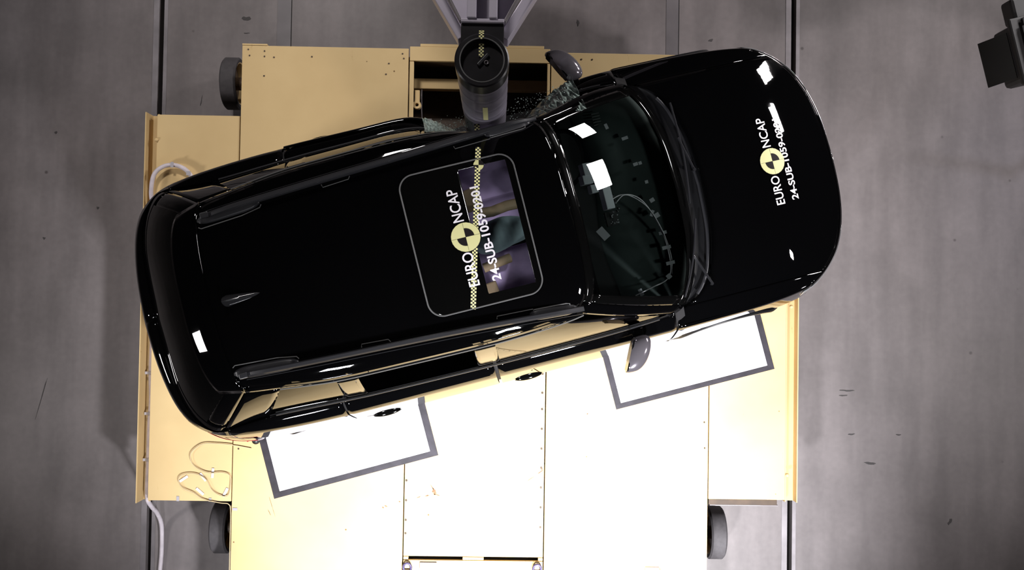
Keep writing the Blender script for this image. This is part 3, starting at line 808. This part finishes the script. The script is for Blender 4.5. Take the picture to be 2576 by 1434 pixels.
# roof rails with end fairings
RY = [(-1.66, .455), (-1.3, .475), (-.4, .515), (.1, .545), (.38, .565)]
def rail_y(x): return interp(RY, x)
def raildz(x, y): return roofz(x, y)
for sg in (1, -1):
    n = 60; vs = []; x0, x1 = -1.62, .34; m = MB()
    for i in range(n+1):
        x = x0+(x1-x0)*i/n; y = sg*rail_y(x); z = roofz(x, y)
        rise = .045*max(0, min(1, min(x-x0, x1-x)/.16))**.6
        for dy, dz in ((-.016, -.004), (-.016, rise), (-.010, rise+.008), (.006, rise+.008), (.016, rise-.004), (.016, -.012)):
            vs.append(dent((x, y+sg*dy, z+dz)))
    k = 6
    fs = [(i*k+j, i*k+(j+1) % k, (i+1)*k+(j+1) % k, (i+1)*k+j) for i in range(n) for j in range(k)] + [tuple(range(k)), tuple(n*k+j for j in range(k))]
    m.add(vs, fs); rl = m.build('roof_rail', 'rail_grey', CAR, smooth=True)
    def foot(xa, xb, w, name, mt, dz=.012, lift=0):
        mm = MB(); vs = []; n = 16
        for i in range(n+1):
            x = xa+(xb-xa)*i/n; y = sg*(rail_y(x)-.014); ww = w*(1-.75*abs(i/n*2-1)**6)
            z = roofz(x, abs(y))+.0015
            for q, hh in ((-1, 0), (-.8, dz), (.5, dz), (1, 0)):
                vs.append((x, y-sg*ww*q*.9+0, z+hh if q not in (-1, 1) else z))
        k = 4
        fs = [(i*k+j, i*k+j+1, (i+1)*k+j+1, (i+1)*k+j) for i in range(n) for j in range(k-1)]
        mm.add(vs, fs); return mm.build(name, mt, rl, smooth=True, solid=.002)
    foot(-1.655, -1.285, .040, 'rail_foot', 'rail_grey')
    foot(.03, .30, .038, 'rail_foot', 'rail_grey')
    MB().tube([(x, sg*y, roofz(x, y)+.003) for x, y in ((-1.655, .405), (-1.64, .395), (-1.4, .41), (-1.29, .43), (-1.28, .445))], .0028, 6).build('foot_outline', 'seal_grey', rl, smooth=True)
    MB().tube([(x, sg*y, roofz(x, y)+.003) for x, y in ((-.925, .47), (-.92, .452), (-.77, .462), (-.76, .478))], .0025, 6).build('foot_outline', 'seal_grey', rl, smooth=True)
    MB().tube([(x, sg*y, roofz(x, y)+.003) for x, y in ((-.155, .50), (-.15, .485), (.055, .495), (.06, .52))], .0025, 6).build('foot_outline', 'seal_grey', rl, smooth=True)
    MB().tube([(x, sg*y, roofz(x, y)+.003) for x, y in ((.06, .50), (.245, .51), (.265, .515), (.262, .56))], .0035, 6).build('foot_outline', 'seal_grey', rl, smooth=True)
    MB().box((-1.60, sg*.462, roofz(-1.60, .462)+.03), (.05, .034, .03)).build('rail_end_cap', 'rail_grey', rl, bevel=.006)
# roof ditch lines
for sg in (1, -1):
    MB().tube([dent((x, sg*(rail_y(x)+.03), roofz(x, rail_y(x)+.03)+.001)) for x in [-1.6+1.95*i/50 for i in range(51)]], .0022, 6).build('roof_seam', 'rail_grey', CAR, smooth=True)
# sunroof
def rrect(x0, x1, y0, y1, r, n=10):
    P = []
    for cx, cy, a in ((x1-r, y1-r, 0), (x0+r, y1-r, 90), (x0+r, y0+r, 180), (x1-r, y0+r, 270)):
        for i in range(n+1):
            t = math.radians(a+90*i/n); P.append((cx+r*math.cos(t), cy+r*math.sin(t)))
    return P
SR = (-.508, .148, -.412, .398)
WN = (-.165, .108, -.352, .36)
P = []
RR = rrect(*SR, .085, 12)
for i in range(len(RR)):
    a, b = RR[i], RR[(i+1) % len(RR)]; n = max(1, int(math.hypot(a[0]-b[0], a[1]-b[1])/.03))
    P += [(a[0]+(b[0]-a[0])*j/n, a[1]+(b[1]-a[1])*j/n) for j in range(n)]
def frame_pt(u, v):
    a = P[int(round(u*len(P))) % len(P)]
    fx, fy = (a[0]-SR[0])/(SR[1]-SR[0]), (a[1]-SR[2])/(SR[3]-SR[2])
    k_ = .5/max(abs(fx-.5), abs(fy-.5)); fx = .5+(fx-.5)*k_; fy = .5+(fy-.5)*k_
    x = a[0]*(1-v)+(WN[0]+(WN[1]-WN[0])*fx)*v; y = a[1]*(1-v)+(WN[2]+(WN[3]-WN[2])*fy)*v
    return (x, y, roofz(x, y)+.005)
sun = MB().grid(frame_pt, len(P), 14).build('sunroof_panel', 'black_gloss', CAR, smooth=True, solid=.001, weld=True)
MB().grid(lambda u, v: (WN[0]+(WN[1]-WN[0])*u, WN[2]+(WN[3]-WN[2])*v, roofz(WN[0]+(WN[1]-WN[0])*u, WN[2]+(WN[3]-WN[2])*v)+.0045), 8, 16).build('sunroof_glass', 'roof_glass', CAR, smooth=True)
MB().tube([(x, y, roofz(x, y)+.006) for x, y in P], .0042, 6, .6, closed=True).build('sunroof_seal', 'seal_grey', CAR, smooth=True)
# antenna fin
n = 14; m = MB(); vs = []
for i in range(n+1):
    t = i/n; x = -1.605+.205*t; w = .034*max(0,1-t)**.7*(1 if t > .02 else .8)+.001; h = .062*max(0,1-t)**1.3+.002
    z = roofz(x, -.035)
    for a in range(9):
        th = math.pi*a/8; vs.append((x, -.035+w*math.cos(th), z+h*max(0,math.sin(th))**1.6))
m.add(vs, [(i*9+j, (i+1)*9+j, (i+1)*9+j+1, i*9+j+1) for i in range(n) for j in range(8)] + [tuple(range(9))])
m.build('antenna_fin', 'fin_black', CAR, smooth=True)
# mirrors
for sg in (1, -1):
    m = MB(); nu, nv = 20, 24
    def mp_(u, v):
        th = -math.pi/2+math.pi*u; ph = 2*math.pi*v
        ax = math.copysign(abs(math.sin(ph))**.8, math.sin(ph))*max(0,math.cos(th))**.7; az = math.copysign(abs(math.cos(ph))**.8, math.cos(ph))*max(0,math.cos(th))**.7
        X = max(ax, -.50)*.082; Y = math.sin(th)*.10; Z = az*.072
        X += -.045*(Y/.10)
        return (.625+X*1.12, sg*(.925+Y*1.05), 1.125+Z)
    mh = m.grid(mp_, nu, nv).build('door_mirror', 'mirror_shell', CAR, smooth=True, weld=True)
    g2 = MB()
    g2.prism([(-.001, -.085), (.001, -.085), (.001, .085), (-.001, .085)], -.05, .05)
    g2.map(lambda p: Vector((p.x, p.y, p.z)))
    g2.box((0, 0, 0), (.008, .19, .125))
    a = sg*math.radians(27); 
    g2.map(lambda p: Vector((.585+p.x*math.cos(a)-p.y*math.sin(a)*1, sg*.925+p.x*math.sin(a)+p.y*math.cos(a), 1.125+p.z)))
    g2.build('mirror_glass', 'black_gloss', mh, bevel=.004)
    MB().bar((.68, sg*.79, 1.07), (.66, sg*.87, 1.09), .07, .035).build('mirror_arm', 'black_gloss', mh, bevel=.01)
    # door handles
    for xc, pd in ((-.045, front_doors), (-1.01, rear_doors)):
        x0, x1 = xc-.1, xc+.1
        hm = MB(); c_ = side_pt(sx(xc), .62, sg, .004); d_ = (Vector(side_pt(sx(x1), .62, sg, .004))-Vector(side_pt(sx(x0), .62, sg, .004))).normalized()
        q_ = d_.to_track_quat('Z', 'Y').to_matrix()
        vs = []
        for i in range(15):
            t = -1+2*i/14; rr = .019*(1-t*t)**.8+.0005
            for j in range(10):
                aa = j*math.pi/5; vs.append(Vector(c_)+q_@Vector((rr*math.cos(aa), rr*math.sin(aa), t*.095)))
        hm.add(vs, [(i*10+j, i*10+(j+1) % 10, (i+1)*10+(j+1) % 10, (i+1)*10+j) for i in range(14) for j in range(10)])
        hm.build('door_handle', 'black_gloss', pd[0 if sg == 1 else 1], smooth=True)
# wipers
def wiper(pts, r=.008):
    w = MB().tube([(x, y, z) for x, y, z in pts], r, 8, .8).build('wiper', 'wiper_black', CAR, smooth=True); return w
def wline(a, b, n=12, bow=.0, z0=1.085):
    out = []
    for i in range(n+1):
        t = i/n; x = a[0]+(b[0]-a[0])*t + bow*math.sin(math.pi*t); y = a[1]+(b[1]-a[1])*t
        rx = interp(RBY, abs(y)); z = 1.06 + max(0, (rx-x))*.60 + .028
        out.append((x, y, z))
    return out
wiper(wline((1.225, .545), (1.19, -.10), bow=.02), .007); wiper(wline((1.20, -.20), (1.01, -.66), bow=.02), .007)
wiper(wline((1.27, .10), (1.22, .32), n=6), .008); wiper(wline((1.205, -.62), (1.13, -.42), n=6), .008)
MB().cyl((1.27, .10, 1.04), (1.27, .10, 1.10), .010, 16).build('wiper_pivot', 'wiper_black', CAR); MB().cyl((1.205, -.62, 1.03), (1.205, -.62, 1.075), .010, 16).build('wiper_pivot', 'wiper_black', CAR)

# ------------------------------------------------------------------ car interior
def dash_pt(u, v):
    y = (v*2-1)*.68; x1 = interp(RBY, abs(y))-.05; x0 = .60+.03*math.cos(v*9); x = x0+(x1-x0)*u
    hump = .035*math.exp(-((y-.38)/.2)**2)*math.exp(-((u-.25)/.3)**2)
    return (x, y, 1.0+.035*u**2-.06*(1-u)**6+hump)
MB().grid(dash_pt, 12, 40).build('dashboard', 'dash', CAR, smooth=True, solid=.02)
MB().b2(.50, .66, -.68, .68, .6, .96).build('dashboard_face', 'cabin_dark', CAR, bevel=.02)
for i in range(5):
    x, y = .735+.02*i, .615-.012*i-.02*i
    MB().box((.76, .60-.018*i, 1.035), (.05, .006, .004)).build('air_vent_slat', 'seal_grey', CAR)
MB().lathe((.52, .38, .96), (-.8, 0, .55), [(.175, 0), (.19, .012), (.175, .024), (.16, .012), (.175, 0)], 40).build('steering_wheel', 'cabin_dark', CAR, smooth=True)
MB().tube([(.60, .50, 1.06), (.62, .52, 1.09), (.64, .49, 1.08), (.67, .50, 1.06)], .008, 8).build('sensor_bracket', 'box_metal', CAR, smooth=True)
for y, sg in ((.37, 1), (-.37, -1)):
    st = MB()
    def cush(u, v):
        x = .22-.55*u; yy = (v*2-1); 
        return (x, y+yy*.25, .60 + .05*math.exp(-((abs(yy)-.85)/.25)**2) - .05*(max(0, .1-u)/.1)**2 - .02*u)
    s1 = st.grid(cush, 14, 18).build('front_seat', 'seat', CAR, smooth=True, solid=.12)
    bk = MB()
    def back(u, v):
        yy = (v*2-1); w = .25-.05*u
        return (-.30-.22*u+.05*math.exp(-((abs(yy)-.85)/.25)**2), y+yy*w, .62+.62*u)
    bk.grid(back, 16, 16).build('seat_back', 'seat', s1, smooth=True, solid=-.10)
    MB().box((-.56, y, 1.36), (.10, .26, .18), ry=-.2).build('headrest', 'seat', s1, bevel=.035)
    for a, b in (((.16, y-.17, .625), (-.02, y-.02, .612)), ((.16, y+.17, .625), (-.02, y+.02, .612)), ((-.02, y-.02, .612), (-.06, y+.18, .64)), ((.18, y+.02, .61), (-.25, y-.06, .60))):
        MB().bar(a, b, .018, .014).build('seat_seam', 'seat_seam', s1, bevel=.003)
# centre console, airbag, arm
MB().b2(-.45, .45, -.11, .11, .3, .70).build('centre_console', 'cabin_dark', CAR, bevel=.02)
def bag(u, v):
    th = -math.pi/2+math.pi*u; ph = 2*math.pi*v
    x = math.sin(th)*.19; w = .098*(1+.25*math.sin(3*ph+x*20)*.3); c = max(0,math.cos(th))**.55
    return (.0+x, .0+w*c*math.cos(ph)*(1-.9*x)+.03*x, 1.12+.12*c*math.sin(ph)+.012*math.sin(x*45+ph*2))
MB().grid(bag, 22, 28).build('centre_airbag', 'airbag', CAR, smooth=True, weld=True)
MB().tube([(-.12, .165, 1.02), (-.02, .16, 1.0), (.08, .175, .98), (.2, .175, .95)], .034, 12).build('armrest', 'tan_leather', CAR, smooth=True)
MB().tube([(-.16, -.175, .98), (-.05, -.16, .98), (.02, -.15, .96)], .03, 12).build('armrest', 'tan_leather', CAR, smooth=True)
MB().box((-.13, .27, .95), (.11, .14, .05), rz=.2).build('sill_box', 'tan_leather', CAR, bevel=.01)
MB().box((-.15, -.31, .9), (.10, .08, .05), rz=.1).build('sill_box', 'tan_leather', CAR, bevel=.01)
# recording gear behind the windscreen
def gear(name, c, d, mt, rz=0, ry=.45, bv=.004):
    return MB().box(c, d, rz=rz, ry=ry).build(name, mt, CAR, bevel=bv)
gear('measuring_box', (.565, .225, 1.40), (.055, .075, .05), 'box_metal')
gear('measuring_box', (.555, .165, 1.40), (.07, .055, .05), 'box_metal')
gear('measuring_box', (.585, .105, 1.38), (.05, .05, .04), 'box_metal')
gear('camera_housing', (.66, .045, 1.31), (.06, .15, .05), 'box_metal')
gear('circuit_board', (.665, -.085, 1.27), (.09, .09, .012), 'cabin_dark')
random.seed(5)
for i in range(22):
    x, y = .665+random.uniform(-.04, .04), -.085+random.uniform(-.042, .042)
    MB().box((x, y, 1.277-(x-.665)*.0+.006+(.665-x)*-.36), (.006, .006, .008)).build('circuit_component', 'white_tape', CAR)
for x, y in ((.70, .045), (.71, .01), (.715, -.035), (.705, -.05)):
    MB().lathe((x, y, 1.30), (0, 0, 1), [(.010, 0), (.008, .01), (.0005, .013)], 10).build('connector', 'chrome', CAR, smooth=True)
def cable(pts, r, name='cable', mt='cable_white', parent=None, n=10, smooth_n=8):
    P = [Vector(p) for p in pts]; out = []
    for i in range(len(P)-1):
        a = P[i-1] if i else P[0]*2-P[1]; b, c = P[i], P[i+1]; d = P[i+2] if i+2 < len(P) else P[-1]*2-P[-2]
        for k in range(smooth_n):
            t = k/smooth_n; out.append(.5*((2*b)+(c-a)*t+(2*a-5*b+4*c-d)*t*t+(-a+3*b-3*c+d)*t**3))
    out.append(P[-1])
    return MB().tube(out, r, n).build(name, mt, parent, smooth=True)
cable([(.70, .03, 1.27), (.76, .045, 1.22), (.84, .03, 1.17), (.90, -.02, 1.13), (.95, -.12, 1.09), (.985, -.25, 1.06), (.99, -.38, 1.055), (.975, -.48, 1.05), (.93, -.53, 1.05), (.84, -.55, 1.06), (.72, -.575, 1.07)], .004, parent=CAR)
cable([(.71, -.0, 1.27), (.78, .04, 1.22), (.85, .01, 1.17), (.92, -.06, 1.12), (.965, -.16, 1.09), (.995, -.28, 1.06), (1.0, -.40, 1.055), (.98, -.5, 1.05)], .003, parent=CAR)
def sticker(x, y, lx=.03, ly=.02, rz=0, z=1.062):
    MB().box((x, y, z), (lx, ly, .002), rz=rz).build('tape_marker', 'silver_tape', CAR)
for a in ((.805, .50, .02, .035, .2), (.90, .40, .04, .02, .1), (.925, .225, .03, .02, .1), (.955, .225, .02, .02, .1), (.965, .10, .02, .02, 0), (.97, -.02, .03, .025, .3), (.975, -.12, .035, .03, .3), (.95, -.10, .04, .02, 1.),
          (.985, -.235, .05, .02, 0), (.985, -.33, .055, .022, 0), (.985, -.43, .055, .022, 0), (.955, -.51, .03, .03, .5), (.76, -.565, .025, .045, .2), (.62, -.15, .05, .08, .5)):
    sticker(*a)

# ------------------------------------------------------------------ writing on the car
def text_mesh(txt, height, length, bold):
    c = bpy.data.curves.new('t', 'FONT'); c.body = txt; c.size = 1; c.offset = bold; c.resolution_u = 4
    c.space_character = 1.0
    ob = bpy.data.objects.new('t', c); COL.objects.link(ob)
    dg = bpy.context.evaluated_depsgraph_get(); me = bpy.data.meshes.new_from_object(ob.evaluated_get(dg))
    V = [v.co.copy() for v in me.vertices]; Fs = [tuple(p.vertices) for p in me.polygons]
    bpy.data.objects.remove(ob); bpy.data.curves.remove(c); bpy.data.meshes.remove(me)
    x0 = min(v.x for v in V); x1 = max(v.x for v in V); y0 = min(v.y for v in V); y1 = max(v.y for v in V)
    return [((v.x-x0)/(x1-x0)*length, (v.y-y0)/(y1-y0)*height) for v in V], Fs
def car_text(txt, xbase, y0, y1, height, zfn, bold=.0):
    V, Fs = text_mesh(txt, height, y1-y0, bold)
    m = MB(); m.add([(xbase-b, y0+a, zfn(xbase-b, y0+a)) for a, b in V], Fs)
    return m.build('lettering', 'white_vinyl', CAR)
def emblem(x, y, r, zfn):
    def disc(r0, a0, a1, mt, name, dz):
        n = 24; m = MB(); vs = [(x, y, zfn(x, y)+dz)]
        rings = 3
        for k in range(1, rings+1):
            for i in range(n+1):
                a = a0+(a1-a0)*i/n; px, py = x+r0*k/rings*math.cos(a), y+r0*k/rings*math.sin(a); vs.append((px, py, zfn(px, py)+dz))
        fs = [(0, 1+i, 2+i) for i in range(n)]
        for k in range(rings-1): fs += [(1+k*(n+1)+i, 1+(k+1)*(n+1)+i, 2+(k+1)*(n+1)+i, 2+k*(n+1)+i) for i in range(n)]
        m.add(vs, fs); return m.build(name, mt, CAR)
    disc(r*1.03, 0, 2*math.pi, 'black_vinyl', 'emblem_edge', .0)
    disc(r, 0, 2*math.pi, 'yellow_vinyl', 'target_emblem', .0008)
    disc(r*.60, 0, math.pi/2, 'black_vinyl', 'emblem_quadrant', .0016)
    disc(r*.60, math.pi, 1.5*math.pi, 'black_vinyl', 'emblem_quadrant', .0016)
    for a in (0, math.pi/2):
        MB().tube([(x+t*r*math.cos(a), y+t*r*math.sin(a), zfn(x+t*r*math.cos(a), y+t*r*math.sin(a))+.001) for t in [-1+.1*i for i in range(21)]], .0006, 4).build('emblem_line', 'black_vinyl', CAR)
rz_ = lambda x, y: roofz(x, y)+.0085
car_text('EURO', -.203+.005, -.292, -.100, .062, rz_, .012)
car_text('NCAP', -.203+.005, .075, .262, .062, rz_, .012)
emblem(-.212, -.015, .082, rz_)
car_text('24-SUB-1059-0201', -.078+.004, -.290, .250, .052, rz_, .024)
hz_ = lambda x, y: hoodz(x, y)+.0045
car_text('EURO', 1.792, -.243, -.058, .060, hz_, .012)
car_text('NCAP', 1.792, .130, .320, .060, hz_, .012)
emblem(1.776, .036, .084, hz_)
car_text('24-SUB-1059-0201', 1.897, -.232, .298, .050, hz_, .024)
# checker tape across the roof, in line with the pole
def croof(pa, pb):
    return checker_strip(wcar(*pa), wcar(*pb), .030, .0100, 'checker_tape', CAR, lambda x, y: roofz(x, y)+.0092)
def roofpt_from_top(y_px):  # along the pole plane x = -.10 (world)
    return None
wx = carw(-.0, .6)
pa = carw(.003, .600); pb = carw(-.006, .545)
checker_strip(wcar(*pa), wcar(*pb), .030, .0100, 'checker_tape', CAR, lambda x, y: roofz(x, y)+.0095)
checker_strip((-.022, .462), (-.270, -.415), .030, .0100, 'checker_tape', CAR, lambda x, y: roofz(x, y)+.0075)
def quarter(x, y, r, a0, rot):
    m = MB(); n = 10; vs = [(x, y, rz_(x, y)+.002)]+[(x+r*math.cos(a0+rot+i*math.pi/2/n), y+r*math.sin(a0+rot+i*math.pi/2/n), rz_(x, y)+.002) for i in range(n+1)]
    m.add(vs, [(0, i+1, i+2) for i in range(n)]); m.build('small_target', 'yellow_vinyl', CAR)
m = MB(); n = 20; m.add([(-.045+.030*math.cos(i*2*math.pi/n), .362+.030*math.sin(i*2*math.pi/n), rz_(-.045, .362)+.001) for i in range(n)], [tuple(range(n))]); m.build('small_target', 'black_vinyl', CAR)
quarter(-.045, .362, .029, math.pi/2, -.26); quarter(-.045, .362, .029, -math.pi/2, -.26)
cable([(.0, .547, roofz(0, .547)+.01), (.04, .553, roofz(.04, .55)+.02), (.08, .548, roofz(.08, .548)+.018), (.10, .525, roofz(.1, .52)+.008)], .0022, 'loose_wire', 'seal_grey', CAR)

# ------------------------------------------------------------------ crushed left window and loose glass
random.seed(3)
def crumple(x0, x1, ya, yb, z0, z1, name):
    def f(u, v):
        x = x0+(x1-x0)*u; y = ya(x)+(yb(x)-ya(x))*v
        return (x, y+random.uniform(-.006, .006), z0+(z1-z0)*v+random.uniform(-.014, .014))
    m = MB().grid(f, 34, 9); return m.build(name, 'crushed_glass', CAR, solid=.003)
def outer(x):
    w = math.exp(-((x-.076)/(.25 if x < .076 else .36))**2); return .56+.30*(1-w)
crumple(-.30, -.055, lambda x: .59, lambda x: max(.61, outer(x)-.02), 1.46, 1.16, 'shattered_window')
crumple(.21, .66, lambda x: .59-.03*(x-.2), lambda x: max(.61, outer(x)-.015), 1.42, 1.14, 'shattered_window')
m = MB()
for i in range(520):
    if i % 2: x = random.uniform(-.30, .0); y = .63+random.uniform(0, .12)
    else: x = random.uniform(.17, .62); y = .64+random.uniform(0, .10)+(x-.2)*.12
    z = random.uniform(1.16, 1.52) - (y-.62)*1.2; s_ = random.uniform(.002, .006)
    m.box((x, y, z), (s_, s_*random.uniform(.5, 1.4), s_*.6), random.uniform(0, 3), random.uniform(0, 3))
X_, Y_ = carw(0, 0)
m.map(lambda p: Vector((*carw(p.x, p.y), p.z)))
o = m.build('glass_fragments', 'crushed_glass')
tag(o, 'spray of greenish glass fragments around the pole at the car side', 'glass fragments', kind='stuff')

# ------------------------------------------------------------------ cables, tape and small things on the carriage
def thing_cable(pts, r, label, group=None, mt='cable_white', name='cable', tapes=()):
    o = cable(pts, r, name, mt)
    tag(o, label, 'cable', group)
    for (x, y, z, lx, ly) in tapes:
        MB().box((x, y, z), (lx, ly, .004)).build('tape', 'silver_tape', o)
    return o
thing_cable([(-2.56, .1, -.09), (-2.555, -.2, -.088), (-2.56, -.5, -.088), (-2.552, -.72, -.088), (-2.56, -.9, -.088), (-2.562, -1.2, -.088), (-2.563, -1.43, -.088), (-2.57, -1.53, -.2), (-2.60, -1.62, -.40), (-2.615, -1.75, -.55), (-2.62, -1.95, -.582), (-2.63, -2.14, -.582)],
            .017, 'thick white cable bundle running along the left side channel', tapes=[(-2.56, -.52, -.068, .07, .02), (-2.557, -.82, -.068, .07, .02), (-2.56, -1.16, -.068, .07, .02)])
thing_cable([(-2.53, .70, .02), (-2.54, .80, .05), (-2.52, .93, .06), (-2.46, .995, .05), (-2.38, 1.01, .04), (-2.30, .98, .04), (-2.25, .92, .04), (-2.235, .84, .04), (-2.26, .76, .03)],
            .016, 'looped white cable beside the red left tail light', tapes=[(-2.39, 1.01, .058, .02, .04), (-2.27, .95, .058, .03, .03)])
thing_cable([(-1.78, -1.055, .006), (-1.9, -1.035, .006), (-2.02, -1.025, .006), (-2.14, -1.03, .006), (-2.22, -1.10, .006), (-2.20, -1.18, .006), (-2.10, -1.235, .006), (-1.98, -1.235, .006), (-1.93, -1.26, .006),
             (-1.925, -1.33, .006), (-1.94, -1.40, .006), (-2.0, -1.40, .006), (-2.06, -1.36, .006), (-2.11, -1.28, .006), (-2.19, -1.245, .006), (-2.28, -1.255, .006), (-2.305, -1.30, .006), (-2.27, -1.35, .006), (-2.19, -1.385, .006), (-2.12, -1.43, .004),
             (-2.0, -1.455, .0), (-1.94, -1.465, -.005), (-1.925, -1.52, -.01), (-1.925, -1.7, -.012), (-1.925, -2.1, -.012)], .0034, 'thin pale cable winding over the lower left wing of the carriage', mt='thread_pale')
for x, y, rz, lx, ly, lb in ((-2.31, -1.43, 0, .02, .035, 'small grey tape patch at the outer lower edge of the left wing'), (-1.975+-.1, -1.435, 0, .02, .025, 'small grey tape patch at the lower edge of the left wing nearest the wheel'),
                         (-1.89, -1.50, 0, .035, .018, 'grey tape tab beside the left wheel holding the thin cable')):
    o = MB().box((x, y, .002 if x > -1.9 else -.006), (lx, ly, .0025), rz=rz).build('tape_patch', 'silver_tape'); tag(o, lb, 'tape', 'tape patches on the carriage')
for x, y, rz, lb in ((-2.27, -1.285, .6, 'white tape strip across the left bend of the thin cable loop'), (-2.13, -1.27, -.9, 'white tape strip across the crossing of the thin cable'), (-2.06, -1.24, 1.5, 'white upright tape strip right of the cable crossing'),
                      (-2.15, -1.375, -.7, 'white tape strip at the lower end of the thin cable loop'), (-1.965, -1.38, 1.1, 'white tape strip on the thin cable next to the plate seam'), (-2.36, 1.0-.02, .8, None)):
    if lb:
        o = MB().box((x, y, -.0035), (.07, .018, .002), rz=rz).build('tape_strip', 'white_tape'); tag(o, lb, 'tape', 'tape strips on the thin cable')
# round tracking ball
o = MB().lathe((-1.742, -.992, .0), (0, 0, 1), [(.0005, .001)]+[(.030*math.sin(a*math.pi/14), .030-.030*math.cos(a*math.pi/14)) for a in range(1, 14)]+[(.0005, .0595)], 28).build('rubber_ball', 'pole_black', smooth=True)
tag(o, 'small black ball beside the car rear corner at the taped white sheet', 'ball')
o = MB().box((-1.80, -.995, .006), (.03, .016, .01), rz=.4).build('plastic_fragment', 'rubber_red'); tag(o, 'tiny red plastic piece left of the black ball', 'fragment')

# ------------------------------------------------------------------ floodlight at the right edge
FLT = empty('floodlight', (4.75, 1.62, FLOOR))
tag(FLT, 'black floodlight on a stand at the upper right edge', 'floodlight')
def fp(m, name, mt, parent=FLT, **kw):
    m.map(lambda p: p - Vector(FLT.location)); return m.build(name, mt, parent, **kw)
a = math.radians(14)
def rot(p, c=(3.42, 1.70)):
    x, y = p.x-c[0], p.y-c[1]; return Vector((c[0]+x*math.cos(a)-y*math.sin(a), c[1]+x*math.sin(a)+y*math.cos(a), p.z))
fp(MB().b2(3.30, 3.86, 1.52, 1.90, .78, 1.02).map(rot), 'lamp_head', 'lamp_black', bevel=.03)
fp(MB().b2(3.27, 3.88, 1.50, 1.93, 1.02, 1.06).map(rot), 'lamp_rim', 'lamp_black', bevel=.012)
fr_ = MB(); fr_.b2(3.345, 3.362, 1.53, 1.86, 1.06, 1.09).b2(3.345, 3.84, 1.85, 1.868, 1.06, 1.09).b2(3.345, 3.84, 1.53, 1.548, 1.06, 1.09).b2(3.366, 3.83, 1.555, 1.845, 1.06, 1.072)
fp(fr_.map(rot), 'reflector_frame', 'lamp_metal', bevel=.003)
fp(MB().b2(3.36, 3.39, 1.87, 1.92, 1.05, 1.085).map(rot), 'hinge', 'lamp_metal', bevel=.003)
fp(MB().b2(3.33, 3.5, 1.90, 2.06, .90, 1.03).map(rot), 'yoke', 'lamp_black', bevel=.02)
fp(MB().bar((3.285, 1.71, .98), (3.19, 1.71, .80), .30, .006).map(rot), 'barn_door', 'lamp_black')
fp(MB().bar((3.8, 1.75, .90), (4.75, 1.62, .90), .05, .05), 'support_arm', 'lamp_black')
fp(MB().cyl((4.75, 1.62, FLOOR+.02), (4.75, 1.62, 1.0), .025, 16), 'stand_pole', 'lamp_black')
for i in range(3):
    t = i*2*math.pi/3+.2; fp(MB().bar((4.75, 1.62, FLOOR+.45), (4.75+.32*math.cos(t), 1.62+.32*math.sin(t), FLOOR+.012), .025, .02), 'leg', 'lamp_black')
